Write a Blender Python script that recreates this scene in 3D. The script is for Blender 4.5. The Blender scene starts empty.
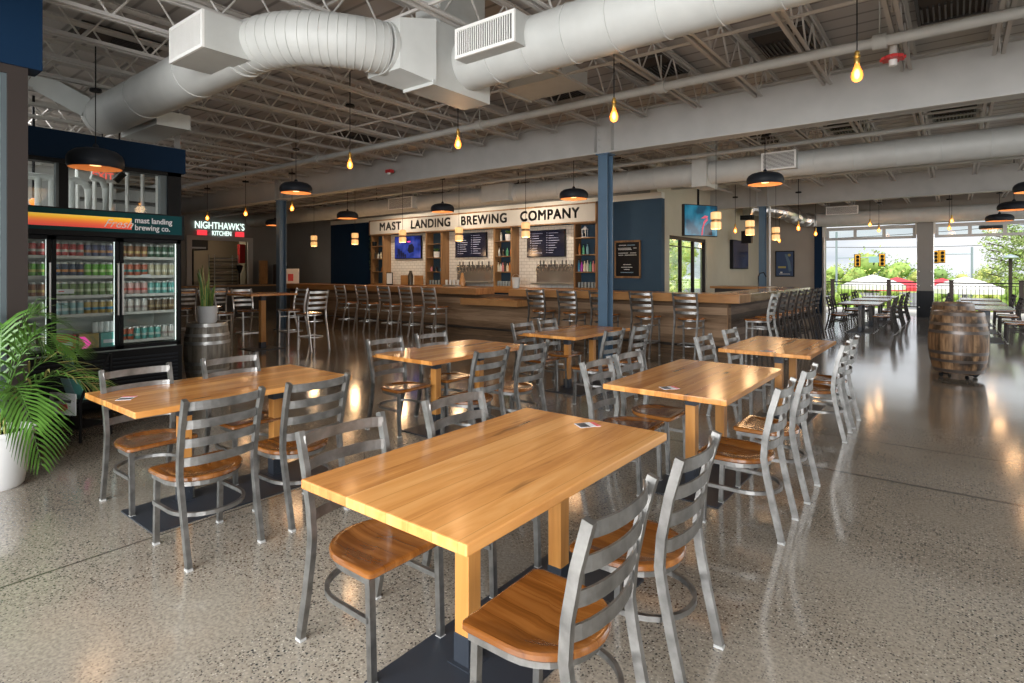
import bpy, bmesh, math, random
from mathutils import Vector, Matrix
random.seed(7)
PI = math.pi
SC = bpy.context.scene
COL = SC.collection

# ------------------------------------------------------------------ camera
cam_data = bpy.data.cameras.new('camera')
cam = bpy.data.objects.new('camera', cam_data); COL.objects.link(cam)
cam.location = (0, 0, 1.61)
cam.rotation_euler = (PI / 2, 0, math.radians(37.9))
cam_data.sensor_width = 36.0
cam_data.lens = 570.0 / 1024 * 36
cam_data.shift_y = -(341.5 - 271.0) / 1024
cam_data.clip_start = 0.05; cam_data.clip_end = 600
SC.camera = cam
# ------------------------------------------------------------------ world: bright overcast sky
SC.view_settings.view_transform = 'Standard'
SC.view_settings.look = 'None'
SC.view_settings.exposure = 0.0
SC.view_settings.gamma = 1.0
SC.view_settings.use_curve_mapping = False
W = bpy.data.worlds.new('overcast_sky'); SC.world = W; W.use_nodes = True
nt = W.node_tree; nt.nodes.clear()
wo = nt.nodes.new('ShaderNodeOutputWorld'); bg = nt.nodes.new('ShaderNodeBackground')
tc = nt.nodes.new('ShaderNodeTexCoord'); mp = nt.nodes.new('ShaderNodeMapping'); mp.inputs['Scale'].default_value = (2.2, 2.2, 9.0)
nz = nt.nodes.new('ShaderNodeTexNoise'); nz.inputs['Scale'].default_value = 2.2; nz.inputs['Detail'].default_value = 5
cr = nt.nodes.new('ShaderNodeValToRGB')
cr.color_ramp.elements[0].position = 0.35; cr.color_ramp.elements[0].color = (0.50, 0.55, 0.61, 1)
cr.color_ramp.elements[1].position = 0.62; cr.color_ramp.elements[1].color = (0.73, 0.75, 0.77, 1)
nt.links.new(tc.outputs['Generated'], mp.inputs['Vector']); nt.links.new(mp.outputs[0], nz.inputs['Vector'])
nt.links.new(nz.outputs['Fac'], cr.inputs[0]); nt.links.new(cr.outputs[0], bg.inputs[0]); nt.links.new(bg.outputs[0], wo.inputs[0])
bg.inputs['Strength'].default_value = 1.45
try:
    SC.cycles.use_denoising = True; SC.cycles.use_light_tree = True
    SC.cycles.max_bounces = 6; SC.cycles.diffuse_bounces = 4; SC.cycles.glossy_bounces = 3
    SC.cycles.transmission_bounces = 6; SC.cycles.transparent_max_bounces = 12
    SC.cycles.sample_clamp_indirect = 4.0; SC.cycles.caustics_reflective = False; SC.cycles.caustics_refractive = False
except Exception:
    pass

def area(name, loc, rot, sx, sy, power, color=(1, 1, 1)):
    l = bpy.data.lights.new(name, 'AREA'); l.shape = 'RECTANGLE'; l.size = sx; l.size_y = sy
    l.energy = power; l.color = color
    o = bpy.data.objects.new(name, l); COL.objects.link(o); o.location = loc; o.rotation_euler = rot
    return o
sun_d = bpy.data.lights.new('hazy_sun', 'SUN'); sun_d.energy = 4.5; sun_d.angle = math.radians(25); sun_d.color = (1.0, 0.96, 0.9)
sun = bpy.data.objects.new('hazy_sun', sun_d); COL.objects.link(sun); sun.rotation_euler = (math.radians(32), math.radians(8), 0)
# area lights added at out-of-frame openings to stand in for daylight
R90 = PI / 2
area('added_storefront_fill', (0.6, -4.2, 2.5), (R90 - .55, 0, 0), 10, 2.8, 1450, (0.98, 0.99, 1.0))
area('added_right_side_fill', (7.2, 0.0, 2.5), (R90 - .55, 0, R90), 8, 2.8, 60, (0.98, 0.99, 1.0))
area('added_left_window_fill', (-6.7, -2.0, 1.9), (R90 - .3, 0, -R90), 4.2, 2.8, 70, (0.95, 0.98, 1.0))
area('added_right_middle_fill', (7.2, 11.6, 2.5), (R90 - .5, 0, R90 + .25), 3.6, 2.8, 45, (0.98, 0.99, 1.0))
area('added_right_rear_fill', (7.2, 18.0, 2.5), (R90 - .45, 0, R90), 10, 2.8, 280, (0.98, 0.99, 1.0))
for px_ in (-2.52, 0.8, 4.1):      # sky portals in the garage-door openings
    pl = area('garage_portal', (px_, 24.75, 1.4), (-R90, 0, 0), 2.8, 2.8, 1.0); pl.data.cycles.is_portal = True

# ------------------------------------------------------------------ materials
M = {}
def mat(name, col, rough=0.6, metal=0.0, emit=None, es=1.0, coat=0.0, spec=None, noise=0.0, nscale=8.0, alpha=1.0, bump=0.0):
    m = bpy.data.materials.new(name); m.use_nodes = True; M[name] = m
    n = m.node_tree.nodes; b = n['Principled BSDF']; lk = m.node_tree.links
    c = tuple(col) + (1,)
    b.inputs['Base Color'].default_value = c; b.inputs['Roughness'].default_value = rough; b.inputs['Metallic'].default_value = metal
    if coat: b.inputs['Coat Weight'].default_value = coat; b.inputs['Coat Roughness'].default_value = 0.12
    if spec is not None: b.inputs['Specular IOR Level'].default_value = spec
    if emit is not None:
        b.inputs['Emission Color'].default_value = tuple(emit) + (1,); b.inputs['Emission Strength'].default_value = es
    if noise or bump:
        t = n.new('ShaderNodeTexCoord'); z = n.new('ShaderNodeTexNoise'); z.inputs['Scale'].default_value = nscale; z.inputs['Detail'].default_value = 4
        lk.new(t.outputs['Object'], z.inputs['Vector'])
        if noise:
            r = n.new('ShaderNodeValToRGB'); r.color_ramp.elements[0].position = 0.3; r.color_ramp.elements[1].position = 0.7
            r.color_ramp.elements[0].color = tuple(x * (1 - noise) for x in col) + (1,)
            r.color_ramp.elements[1].color = tuple(min(1, x * (1 + noise)) for x in col) + (1,)
            lk.new(z.outputs['Fac'], r.inputs[0]); lk.new(r.outputs[0], b.inputs['Base Color'])
        if bump:
            bp = n.new('ShaderNodeBump'); bp.inputs['Strength'].default_value = bump; lk.new(z.outputs['Fac'], bp.inputs['Height']); lk.new(bp.outputs[0], b.inputs['Normal'])
    return m

def N(m, kind, **kw):
    n = m.node_tree.nodes.new(kind)
    for k, v in kw.items():
        if k in n.inputs: n.inputs[k].default_value = v
        else: setattr(n, k, v)
    return n
def ramp(m, stops, interp='LINEAR'):
    r = m.node_tree.nodes.new('ShaderNodeValToRGB'); r.color_ramp.interpolation = interp
    e = r.color_ramp.elements
    while len(e) < len(stops): e.new(0.5)
    for i, (p, c) in enumerate(stops):
        e[i].position = p; e[i].color = tuple(c) + (1,) if len(c) == 3 else c
    return r

def wood(name, dark, mid, light, plank=0.1, axis='Y', rough=0.3, coat=0.3, grain=1.0, plank_var=0.5, across='X', streak=0.0):
    """planks that run along AXIS, side by side along ACROSS"""
    m = mat(name, mid, rough, coat=coat); lk = m.node_tree.links; b = m.node_tree.nodes['Principled BSDF']
    t = N(m, 'ShaderNodeTexCoord'); oi = N(m, 'ShaderNodeObjectInfo'); add = N(m, 'ShaderNodeVectorMath', operation='ADD')
    sep = N(m, 'ShaderNodeSeparateXYZ'); lk.new(t.outputs['Object'], add.inputs[0])
    mulr = N(m, 'ShaderNodeVectorMath', operation='SCALE'); mulr.inputs[0].default_value = (3.1, 7.7, 0.0); lk.new(oi.outputs['Random'], mulr.inputs['Scale'])
    lk.new(mulr.outputs[0], add.inputs[1]); lk.new(t.outputs['Object'], sep.inputs[0])
    # plank id
    dv = N(m, 'ShaderNodeMath', operation='DIVIDE'); dv.inputs[1].default_value = plank; lk.new(sep.outputs[across], dv.inputs[0])
    off = N(m, 'ShaderNodeMath', operation='ADD'); off.inputs[1].default_value = 100.37; lk.new(dv.outputs[0], off.inputs[0])
    fl = N(m, 'ShaderNodeMath', operation='FLOOR'); lk.new(off.outputs[0], fl.inputs[0])
    ad2 = N(m, 'ShaderNodeMath', operation='MULTIPLY_ADD'); ad2.inputs[1].default_value = 1.0; lk.new(fl.outputs[0], ad2.inputs[0]); lk.new(oi.outputs['Random'], ad2.inputs[2])
    wn = N(m, 'ShaderNodeTexWhiteNoise', noise_dimensions='1D'); lk.new(ad2.outputs[0], wn.inputs['W'])
    # grain
    mp = N(m, 'ShaderNodeMapping'); s = {'X': 9.0, 'Y': 9.0, 'Z': 9.0}; s[axis] = 0.7
    if axis != 'Z' and across != 'Z': s['Z'] = 3.0
    mp.inputs['Scale'].default_value = (s['X'], s['Y'], s['Z']); lk.new(add.outputs[0], mp.inputs['Vector'])
    cx = N(m, 'ShaderNodeCombineXYZ'); lk.new(wn.outputs['Value'], cx.inputs[0]); lk.new(wn.outputs['Value'], cx.inputs[1])
    sc5 = N(m, 'ShaderNodeVectorMath', operation='SCALE'); sc5.inputs['Scale'].default_value = 17.0; lk.new(cx.outputs[0], sc5.inputs[0])
    ad3 = N(m, 'ShaderNodeVectorMath', operation='ADD'); lk.new(mp.outputs[0], ad3.inputs[0]); lk.new(sc5.outputs[0], ad3.inputs[1])
    n1 = N(m, 'ShaderNodeTexNoise'); n1.inputs['Scale'].default_value = 1.6; n1.inputs['Detail'].default_value = 6; n1.inputs['Roughness'].default_value = 0.62; n1.inputs['Distortion'].default_value = 0.7
    lk.new(ad3.outputs[0], n1.inputs['Vector'])
    g = N(m, 'ShaderNodeMath', operation='MULTIPLY_ADD'); g.inputs[1].default_value = plank_var; g.inputs[2].default_value = -plank_var / 2
    lk.new(wn.outputs['Value'], g.inputs[0])
    ad4 = N(m, 'ShaderNodeMath', operation='MULTIPLY_ADD'); ad4.inputs[1].default_value = grain; lk.new(n1.outputs['Fac'], ad4.inputs[0]); lk.new(g.outputs[0], ad4.inputs[2])
    r = ramp(m, [(0.22, dark), (0.5, mid), (0.78, light)]); lk.new(ad4.outputs[0], r.inputs[0])
    out = r.outputs[0]
    if streak:
        mp2 = N(m, 'ShaderNodeMapping'); s2 = {'X': 7.0, 'Y': 7.0, 'Z': 1.0}; s2[axis] = 1.1; mp2.inputs['Scale'].default_value = (s2['X'], s2['Y'], s2['Z']); lk.new(add.outputs[0], mp2.inputs['Vector'])
        n2 = N(m, 'ShaderNodeTexNoise'); n2.inputs['Scale'].default_value = 1.3; n2.inputs['Detail'].default_value = 3; lk.new(mp2.outputs[0], n2.inputs['Vector'])
        r2 = ramp(m, [(0.62, (1, 1, 1)), (0.70, (1 - streak,) * 3)]); lk.new(n2.outputs['Fac'], r2.inputs[0])
        mx = N(m, 'ShaderNodeMix', data_type='RGBA', blend_type='MULTIPLY'); mx.inputs[0].default_value = 1.0
        lk.new(out, mx.inputs[6]); lk.new(r2.outputs[0], mx.inputs[7]); out = mx.outputs[2]
    # seams
    fr = N(m, 'ShaderNodeMath', operation='FRACT'); lk.new(off.outputs[0], fr.inputs[0])
    pp = N(m, 'ShaderNodeMath', operation='PINGPONG'); pp.inputs[1].default_value = 0.5; lk.new(fr.outputs[0], pp.inputs[0])
    w = 0.0016 / plank
    r3 = ramp(m, [(0.0, (0.55, 0.5, 0.45)), (w * 1.6, (1, 1, 1))]); lk.new(pp.outputs[0], r3.inputs[0])
    mx2 = N(m, 'ShaderNodeMix', data_type='RGBA', blend_type='MULTIPLY'); mx2.inputs[0].default_value = 0.8
    lk.new(out, mx2.inputs[6]); lk.new(r3.outputs[0], mx2.inputs[7]); lk.new(mx2.outputs[2], b.inputs['Base Color'])
    return m

wood('table_wood', (0.46, 0.175, 0.038), (0.72, 0.325, 0.090), (0.86, 0.455, 0.16), 0.115, rough=0.27, coat=0.25, streak=0.5, plank_var=0.38, grain=.85)
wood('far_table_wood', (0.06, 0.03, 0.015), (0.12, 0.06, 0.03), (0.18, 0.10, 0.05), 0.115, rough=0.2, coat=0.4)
wood('post_wood', (0.38, 0.15, 0.035), (0.50, 0.225, 0.055), (0.58, 0.29, 0.09), 0.5, axis='Z', rough=0.4, coat=0.1, plank_var=0)
wood('seat_wood', (0.085, 0.026, 0.005), (0.20, 0.068, 0.013), (0.34, 0.135, 0.032), 0.09, rough=0.2, coat=0.5, grain=1.1, plank_var=0.15)
wood('counter_wood', (0.26, 0.12, 0.04), (0.40, 0.20, 0.075), (0.50, 0.27, 0.11), 0.5, axis='X', across='Y', rough=0.3, coat=0.3)
wood('wing_wood', (0.28, 0.18, 0.09), (0.42, 0.30, 0.17), (0.52, 0.38, 0.22), 0.5, axis='Y', across='X', rough=0.18, coat=0.5)  # greyer than the counter: reflection of outdoors put into the colour
wood('barn_wood', (0.07, 0.040, 0.020), (0.20, 0.120, 0.065), (0.33, 0.215, 0.13), 0.14, axis='X', across='Z', rough=0.75, coat=0, plank_var=0.55)
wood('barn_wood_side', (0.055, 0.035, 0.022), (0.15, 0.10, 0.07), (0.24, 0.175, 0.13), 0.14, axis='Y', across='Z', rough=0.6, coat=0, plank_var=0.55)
wood('shelf_wood', (0.13, 0.065, 0.027), (0.24, 0.125, 0.05), (0.34, 0.19, 0.08), 0.3, axis='Z', across='X', rough=0.5, coat=0.05)
mat('steel_lit', (0.55, 0.54, 0.52), 0.32, 0.9)  # steel copy lightened in its colour for stools that catch the light
mat('steel_backlit', (0.030, 0.022, 0.018), 0.45, spec=.3)  # steel copy darkened in its colour for backlit stools and far chairs
mat('steel', (0.265, 0.26, 0.25), 0.44, 0.92, noise=0.30, nscale=14)
mat('steel_light', (0.62, 0.62, 0.60), 0.3, 0.9)
mat('chrome', (0.8, 0.8, 0.8), 0.12, 1.0)
mat('steel_dark', (0.07, 0.065, 0.06), 0.4, 0.6)
mat('glide', (0.45, 0.45, 0.44), 0.5)
mat('base_black', (0.035, 0.042, 0.055), 0.42, 0.3)
mat('black', (0.010, 0.010, 0.011), 0.45, spec=.15)
mat('black_gloss', (0.010, 0.010, 0.012), 0.12)
mat('matte_black', (0.018, 0.021, 0.027), 0.5, spec=.2)
mat('frame_brown', (0.035, 0.027, 0.024), 0.5, spec=.2)
mat('navy', (0.004, 0.019, 0.048), 0.6, spec=.12, noise=0.06, nscale=3)
mat('navy_wall', (0.035, 0.070, 0.110), 0.6, spec=.2, noise=0.05, nscale=2)
mat('column_blue', (0.085, 0.145, 0.215), 0.38, noise=0.06, nscale=4)
mat('duct_paint', (0.47, 0.475, 0.455), 0.5, noise=0.05, nscale=5)
mat('beam_paint', (0.45, 0.44, 0.42), 0.6, noise=0.06, nscale=3)
mat('joist_paint', (0.50, 0.475, 0.445), 0.6)
mat('white', (0.78, 0.77, 0.74), 0.5)
mat('offwhite', (0.66, 0.64, 0.58), 0.6)
mat('grey_wall', (0.24, 0.235, 0.225), 0.75, noise=0.04, nscale=2)
mat('beige_wall', (0.35, 0.305, 0.26), 0.75, noise=0.04, nscale=2)
mat('cream_wall', (0.52, 0.485, 0.38), 0.7, noise=0.04, nscale=2)
mat('bead_metal', (0.10, 0.125, 0.135), 0.4, 0.3)
mat('trim_grey', (0.52, 0.51, 0.50), 0.5)
mat('kitchen_wall', (0.36, 0.29, 0.20), 0.6)
mat('red', (0.55, 0.03, 0.03), 0.4)
mat('foil', (0.72, 0.71, 0.69), 0.28, 0.95, bump=0.9, nscale=14)
mat('wet_metal', (0.5, 0.5, 0.5), 0.25, 0.9)
mat('bulb', (1, 0.5, 0.15), 0.2, emit=(1.0, 0.30, 0.035), es=1.1)
mat('filament', (1, 0.8, 0.5), 0.3, emit=(1.0, 0.66, 0.26), es=14.0)
mat('brass', (0.55, 0.36, 0.10), 0.3, 0.9)
mat('shade_inner', (0.62, 0.33, 0.15), 0.6)
mat('lamp_warm', (1, 0.7, 0.4), 0.4, emit=(1.0, 0.56, 0.24), es=1.3)
mat('pendant_glass', (0.9, 0.65, 0.35), 0.35, emit=(1.0, 0.52, 0.17), es=0.72)
mat('pendant_band', (0.35, 0.2, 0.08), 0.4, 0.5)
mat('glow_white', (1, 1, 1), 0.4, emit=(0.80, 1.0, 0.92), es=1.7)
mat('glow_red', (1, 0.1, 0.1), 0.4, emit=(1.0, 0.05, 0.07), es=1.0)
mat('cooler_led', (1, 1, 1), 0.4, emit=(0.92, 1.0, 0.97), es=1.6)
mat('cooler_inside', (0.62, 0.64, 0.60), 0.5)
mat('exit_red', (0.9, 0.1, 0.08), 0.5, emit=(1, 0.15, 0.1), es=0.8)
mat('terracotta_white', (0.66, 0.64, 0.58), 0.45)
mat('pot_white', (0.72, 0.72, 0.72), 0.4)
mat('soil', (0.03, 0.02, 0.013), 0.9)
mat('leaf', (0.085, 0.20, 0.03), 0.42, noise=0.35, nscale=6)
mat('leaf_tip', (0.35, 0.30, 0.10), 0.5)
mat('snake_leaf', (0.10, 0.24, 0.06), 0.4, noise=0.4, nscale=30)
mat('snake_edge', (0.42, 0.42, 0.12), 0.4)
mat('barrel_oak', (0.28, 0.16, 0.075), 0.5)
mat('barrel_grey', (0.24, 0.215, 0.18), 0.65)
mat('hoop', (0.13, 0.11, 0.10), 0.35, 0.6)
mat('hoop_light', (0.48, 0.47, 0.45), 0.38, 0.7)
mat('tree_green', (0.36, 0.52, 0.12), 0.7, noise=0.35, nscale=0.6)
mat('tree_dark', (0.24, 0.38, 0.11), 0.7, noise=0.35, nscale=0.6)
mat('tree_yellow', (0.60, 0.64, 0.18), 0.7, noise=0.3, nscale=0.6)
mat('pine', (0.36, 0.44, 0.20), 0.7, noise=0.35, nscale=0.8)
mat('trunk', (0.10, 0.07, 0.045), 0.85)
mat('grass', (0.42, 0.55, 0.16), 0.85, noise=0.3, nscale=0.5)
mat('asphalt', (0.20, 0.20, 0.21), 0.85, noise=0.1, nscale=2)
mat('deck_concrete', (0.74, 0.71, 0.66), 0.6, noise=0.06, nscale=2)
mat('signal_yellow', (0.75, 0.36, 0.02), 0.5)
mat('galvanised', (0.34, 0.42, 0.45), 0.5, 0.3)
mat('umbrella_white', (0.85, 0.84, 0.82), 0.7)
mat('umbrella_red', (0.75, 0.06, 0.08), 0.7)
mat('board_text', (0.62, 0.62, 0.60), 0.7)
mat('board_blue', (0.25, 0.38, 0.48), 0.7)
mat('letter_black', (0.03, 0.028, 0.026), 0.6)
mat('sign_white', (0.50, 0.475, 0.43), 0.6, noise=0.05, nscale=3)
mat('card_white', (0.85, 0.85, 0.88), 0.4)
mat('card_red', (0.75, 0.12, 0.13), 0.4)
mat('card_dark', (0.10, 0.10, 0.11), 0.4)
mat('teal_dark', (0.008, 0.062, 0.07), 0.5, spec=.1)
mat('sticker_orange', (0.9, 0.22, 0.03), 0.4)
mat('ceiling_dark', (0.05, 0.035, 0.025), 0.8)
mat('clear_plastic', (0.70, 0.72, 0.72), 0.15); mat('glassware', (0.30, 0.34, 0.35), 0.08, coat=.6)

def glass(name, tint=(1, 1, 1), refl=0.09):
    m = bpy.data.materials.new(name); m.use_nodes = True; M[name] = m; n = m.node_tree.nodes; n.clear(); lk = m.node_tree.links
    o = n.new('ShaderNodeOutputMaterial'); t = n.new('ShaderNodeBsdfTransparent'); g = n.new('ShaderNodeBsdfGlossy'); x = n.new('ShaderNodeMixShader')
    t.inputs[0].default_value = tuple(tint) + (1,); g.inputs['Roughness'].default_value = 0.02
    f = n.new('ShaderNodeFresnel'); f.inputs['IOR'].default_value = 1.45
    ge = n.new('ShaderNodeNewGeometry'); io = n.new('ShaderNodeMath'); io.operation = 'MULTIPLY_ADD'; io.inputs[1].default_value = 1 / 1.45 - 1.45; io.inputs[2].default_value = 1.45
    lk.new(ge.outputs['Backfacing'], io.inputs[0]); lk.new(io.outputs[0], f.inputs['IOR'])
    lk.new(f.outputs[0], x.inputs[0]); lk.new(t.outputs[0], x.inputs[1]); lk.new(g.outputs[0], x.inputs[2]); lk.new(x.outputs[0], o.inputs[0])
    return m
def bulb_glass():
    m = mat('bulb', (1, .5, .15), .2, emit=(1.0, 0.27, 0.03), es=1.2); n = m.node_tree.nodes; lk = m.node_tree.links
    t = n.new('ShaderNodeBsdfTransparent'); t.inputs[0].default_value = (1, .75, .4, 1); x = n.new('ShaderNodeMixShader'); x.inputs[0].default_value = .5
    lk.new(t.outputs[0], x.inputs[1]); lk.new(n['Principled BSDF'].outputs[0], x.inputs[2]); lk.new(x.outputs[0], n['Material Output'].inputs[0])
bulb_glass()
glass('window_glass', (0.93, 0.96, 0.95)); glass('bottle_clear', (0.75, 0.8, 0.8))

# floor: polished aggregate concrete with saw-cut joints
def floor_mat():
    m = mat('polished_concrete', (0.3, 0.27, 0.22), 0.22); lk = m.node_tree.links; b = m.node_tree.nodes['Principled BSDF']
    t = N(m, 'ShaderNodeTexCoord')
    big = N(m, 'ShaderNodeTexNoise'); big.inputs['Scale'].default_value = 0.55; big.inputs['Detail'].default_value = 5; lk.new(t.outputs['Object'], big.inputs['Vector'])
    rb = ramp(m, [(0.3, (0.235, 0.205, 0.165)), (0.5, (0.33, 0.29, 0.235)), (0.72, (0.40, 0.36, 0.295))]); lk.new(big.outputs['Fac'], rb.inputs[0])
    fine = N(m, 'ShaderNodeTexNoise'); fine.inputs['Scale'].default_value = 60; fine.inputs['Detail'].default_value = 3; lk.new(t.outputs['Object'], fine.inputs['Vector'])
    rf = ramp(m, [(0.35, (0.78, 0.78, 0.78)), (0.65, (1.15, 1.15, 1.15))]); lk.new(fine.outputs['Fac'], rf.inputs[0])
    mx = N(m, 'ShaderNodeMix', data_type='RGBA', blend_type='MULTIPLY'); mx.inputs[0].default_value = 1; lk.new(rb.outputs[0], mx.inputs[6]); lk.new(rf.outputs[0], mx.inputs[7])
    # stones in three sizes, exposed in patches
    msk = N(m, 'ShaderNodeTexNoise'); msk.inputs['Scale'].default_value = 0.9; msk.inputs['Detail'].default_value = 3; lk.new(t.outputs['Object'], msk.inputs['Vector'])
    prev = mx.outputs[2]
    for sc, thr, cols, lo in ((95, 0.40, ((0.03, 0.035, 0.04), (0.13, 0.10, 0.08)), 0.34), (60, 0.38, ((0.022, 0.028, 0.034), (0.10, 0.08, 0.06)), 0.40), (38, 0.30, ((0.03, 0.032, 0.038), (0.09, 0.065, 0.05)), 0.47), (70, 0.30, ((0.60, 0.55, 0.46), (0.50, 0.46, 0.40)), 0.38)):
        dist = N(m, 'ShaderNodeTexNoise'); dist.inputs['Scale'].default_value = sc * 0.8; lk.new(t.outputs['Object'], dist.inputs['Vector'])
        sc_ = N(m, 'ShaderNodeVectorMath', operation='SCALE'); sc_.inputs['Scale'].default_value = 0.6 / sc; lk.new(dist.outputs['Color'], sc_.inputs[0])
        av = N(m, 'ShaderNodeVectorMath', operation='ADD'); lk.new(t.outputs['Object'], av.inputs[0]); lk.new(sc_.outputs[0], av.inputs[1])
        v = N(m, 'ShaderNodeTexVoronoi', feature='F1'); v.inputs['Scale'].default_value = sc; v.inputs['Randomness'].default_value = 1.0; lk.new(av.outputs[0], v.inputs['Vector'])
        r = ramp(m, [(thr * 0.75, (1, 1, 1)), (thr, (0, 0, 0))]); lk.new(v.outputs['Distance'], r.inputs[0])
        # only some cells carry a stone
        sp = N(m, 'ShaderNodeSeparateColor'); lk.new(v.outputs['Color'], sp.inputs[0])
        rs = ramp(m, [(0.60, (0, 0, 0)), (0.66, (1, 1, 1))]); lk.new(sp.outputs[0], rs.inputs[0])
        rm = ramp(m, [(lo, (0.12, 0.12, 0.12)), (lo + 0.12, (1, 1, 1))]); lk.new(msk.outputs['Fac'], rm.inputs[0])
        m1 = N(m, 'ShaderNodeMath', operation='MULTIPLY'); lk.new(r.outputs[0], m1.inputs[0]); lk.new(rs.outputs[0], m1.inputs[1])
        m2 = N(m, 'ShaderNodeMath', operation='MULTIPLY'); lk.new(m1.outputs[0], m2.inputs[0]); lk.new(rm.outputs[0], m2.inputs[1])
        rc = ramp(m, [(0.2, cols[0]), (0.8, cols[1])]); lk.new(sp.outputs[1], rc.inputs[0])
        mm = N(m, 'ShaderNodeMix', data_type='RGBA'); lk.new(m2.outputs[0], mm.inputs[0]); lk.new(prev, mm.inputs[6]); lk.new(rc.outputs[0], mm.inputs[7]); prev = mm.outputs[2]
    # joints
    sp = N(m, 'ShaderNodeSeparateXYZ'); lk.new(t.outputs['Object'], sp.inputs[0])
    acc = None
    for ax, pos, w in (('Y', 5.23, 0.02), ('Y', 6.35, 0.012), ('X', -3.83, 0.009), ('Y', 11.3, 0.01), ('Y', 16.5, 0.01), ('X', 2.0, 0.008), ('Y', 0.2, 0.008), ('X', -9.6, 0.01)):
        s_ = N(m, 'ShaderNodeMath', operation='SUBTRACT'); s_.inputs[1].default_value = pos; lk.new(sp.outputs[ax], s_.inputs[0])
        a_ = N(m, 'ShaderNodeMath', operation='ABSOLUTE'); lk.new(s_.outputs[0], a_.inputs[0])
        l_ = N(m, 'ShaderNodeMath', operation='LESS_THAN'); l_.inputs[1].default_value = w; lk.new(a_.outputs[0], l_.inputs[0])
        if acc is None: acc = l_.outputs[0]
        else:
            x_ = N(m, 'ShaderNodeMath', operation='MAXIMUM'); lk.new(acc, x_.inputs[0]); lk.new(l_.outputs[0], x_.inputs[1]); acc = x_.outputs[0]
    ms = N(m, 'ShaderNodeMath', operation='MULTIPLY'); ms.inputs[1].default_value = 0.85; lk.new(acc, ms.inputs[0])
    mj = N(m, 'ShaderNodeMix', data_type='RGBA'); mj.inputs[7].default_value = (0.07, 0.055, 0.045, 1); lk.new(ms.outputs[0], mj.inputs[0]); lk.new(prev, mj.inputs[6])
    lk.new(mj.outputs[2], b.inputs['Base Color'])
    rr = ramp(m, [(0.3, (0.07, 0.07, 0.07)), (0.7, (0.19, 0.19, 0.19))]); lk.new(big.outputs['Fac'], rr.inputs[0]); lk.new(rr.outputs[0], b.inputs['Roughness'])
    b.inputs['Specular IOR Level'].default_value = 0.6; b.inputs['Coat Weight'].default_value = 0.8; b.inputs['Coat Roughness'].default_value = 0.12; b.inputs['Coat IOR'].default_value = 1.5
    w2 = N(m, 'ShaderNodeTexNoise'); w2.inputs['Scale'].default_value = 1.7; w2.inputs['Detail'].default_value = 2; lk.new(t.outputs['Object'], w2.inputs['Vector'])
    bp = N(m, 'ShaderNodeBump'); bp.inputs['Strength'].default_value = 0.012; bp.inputs['Distance'].default_value = 0.2; lk.new(w2.outputs['Fac'], bp.inputs['Height']); lk.new(bp.outputs[0], b.inputs['Normal'])
floor_mat()

def tile_mat():
    m = mat('subway_tile', (0.75, 0.72, 0.66), 0.2); lk = m.node_tree.links; b = m.node_tree.nodes['Principled BSDF']
    t = N(m, 'ShaderNodeTexCoord'); s = N(m, 'ShaderNodeSeparateXYZ'); c = N(m, 'ShaderNodeCombineXYZ'); lk.new(t.outputs['Object'], s.inputs[0]); lk.new(s.outputs['X'], c.inputs[0]); lk.new(s.outputs['Z'], c.inputs[1])
    br = N(m, 'ShaderNodeTexBrick'); br.inputs['Color1'].default_value = (0.78, 0.75, 0.69, 1); br.inputs['Color2'].default_value = (0.72, 0.69, 0.63, 1); br.inputs['Mortar'].default_value = (0.46, 0.43, 0.38, 1)
    br.inputs['Scale'].default_value = 1.0; br.inputs['Mortar Size'].default_value = 0.006; br.inputs['Brick Width'].default_value = 0.2; br.inputs['Row Height'].default_value = 0.1
    lk.new(c.outputs[0], br.inputs['Vector']); lk.new(br.outputs['Color'], b.inputs['Base Color'])
tile_mat()
def deck_mat():
    m = mat('metal_deck', (0.4, 0.38, 0.36), 0.7); lk = m.node_tree.links; b = m.node_tree.nodes['Principled BSDF']
    t = N(m, 'ShaderNodeTexCoord'); s = N(m, 'ShaderNodeSeparateXYZ'); lk.new(t.outputs['Object'], s.inputs[0])
    d = N(m, 'ShaderNodeMath', operation='DIVIDE'); d.inputs[1].default_value = 0.15; lk.new(s.outputs['Y'], d.inputs[0])
    f = N(m, 'ShaderNodeMath', operation='PINGPONG'); f.inputs[1].default_value = 1.0; lk.new(d.outputs[0], f.inputs[0])
    r = ramp(m, [(0.08, (0.24, 0.225, 0.21)), (0.2, (0.44, 0.415, 0.395))]); lk.new(f.outputs[0], r.inputs[0]); lk.new(r.outputs[0], b.inputs['Base Color'])
deck_mat()
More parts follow.
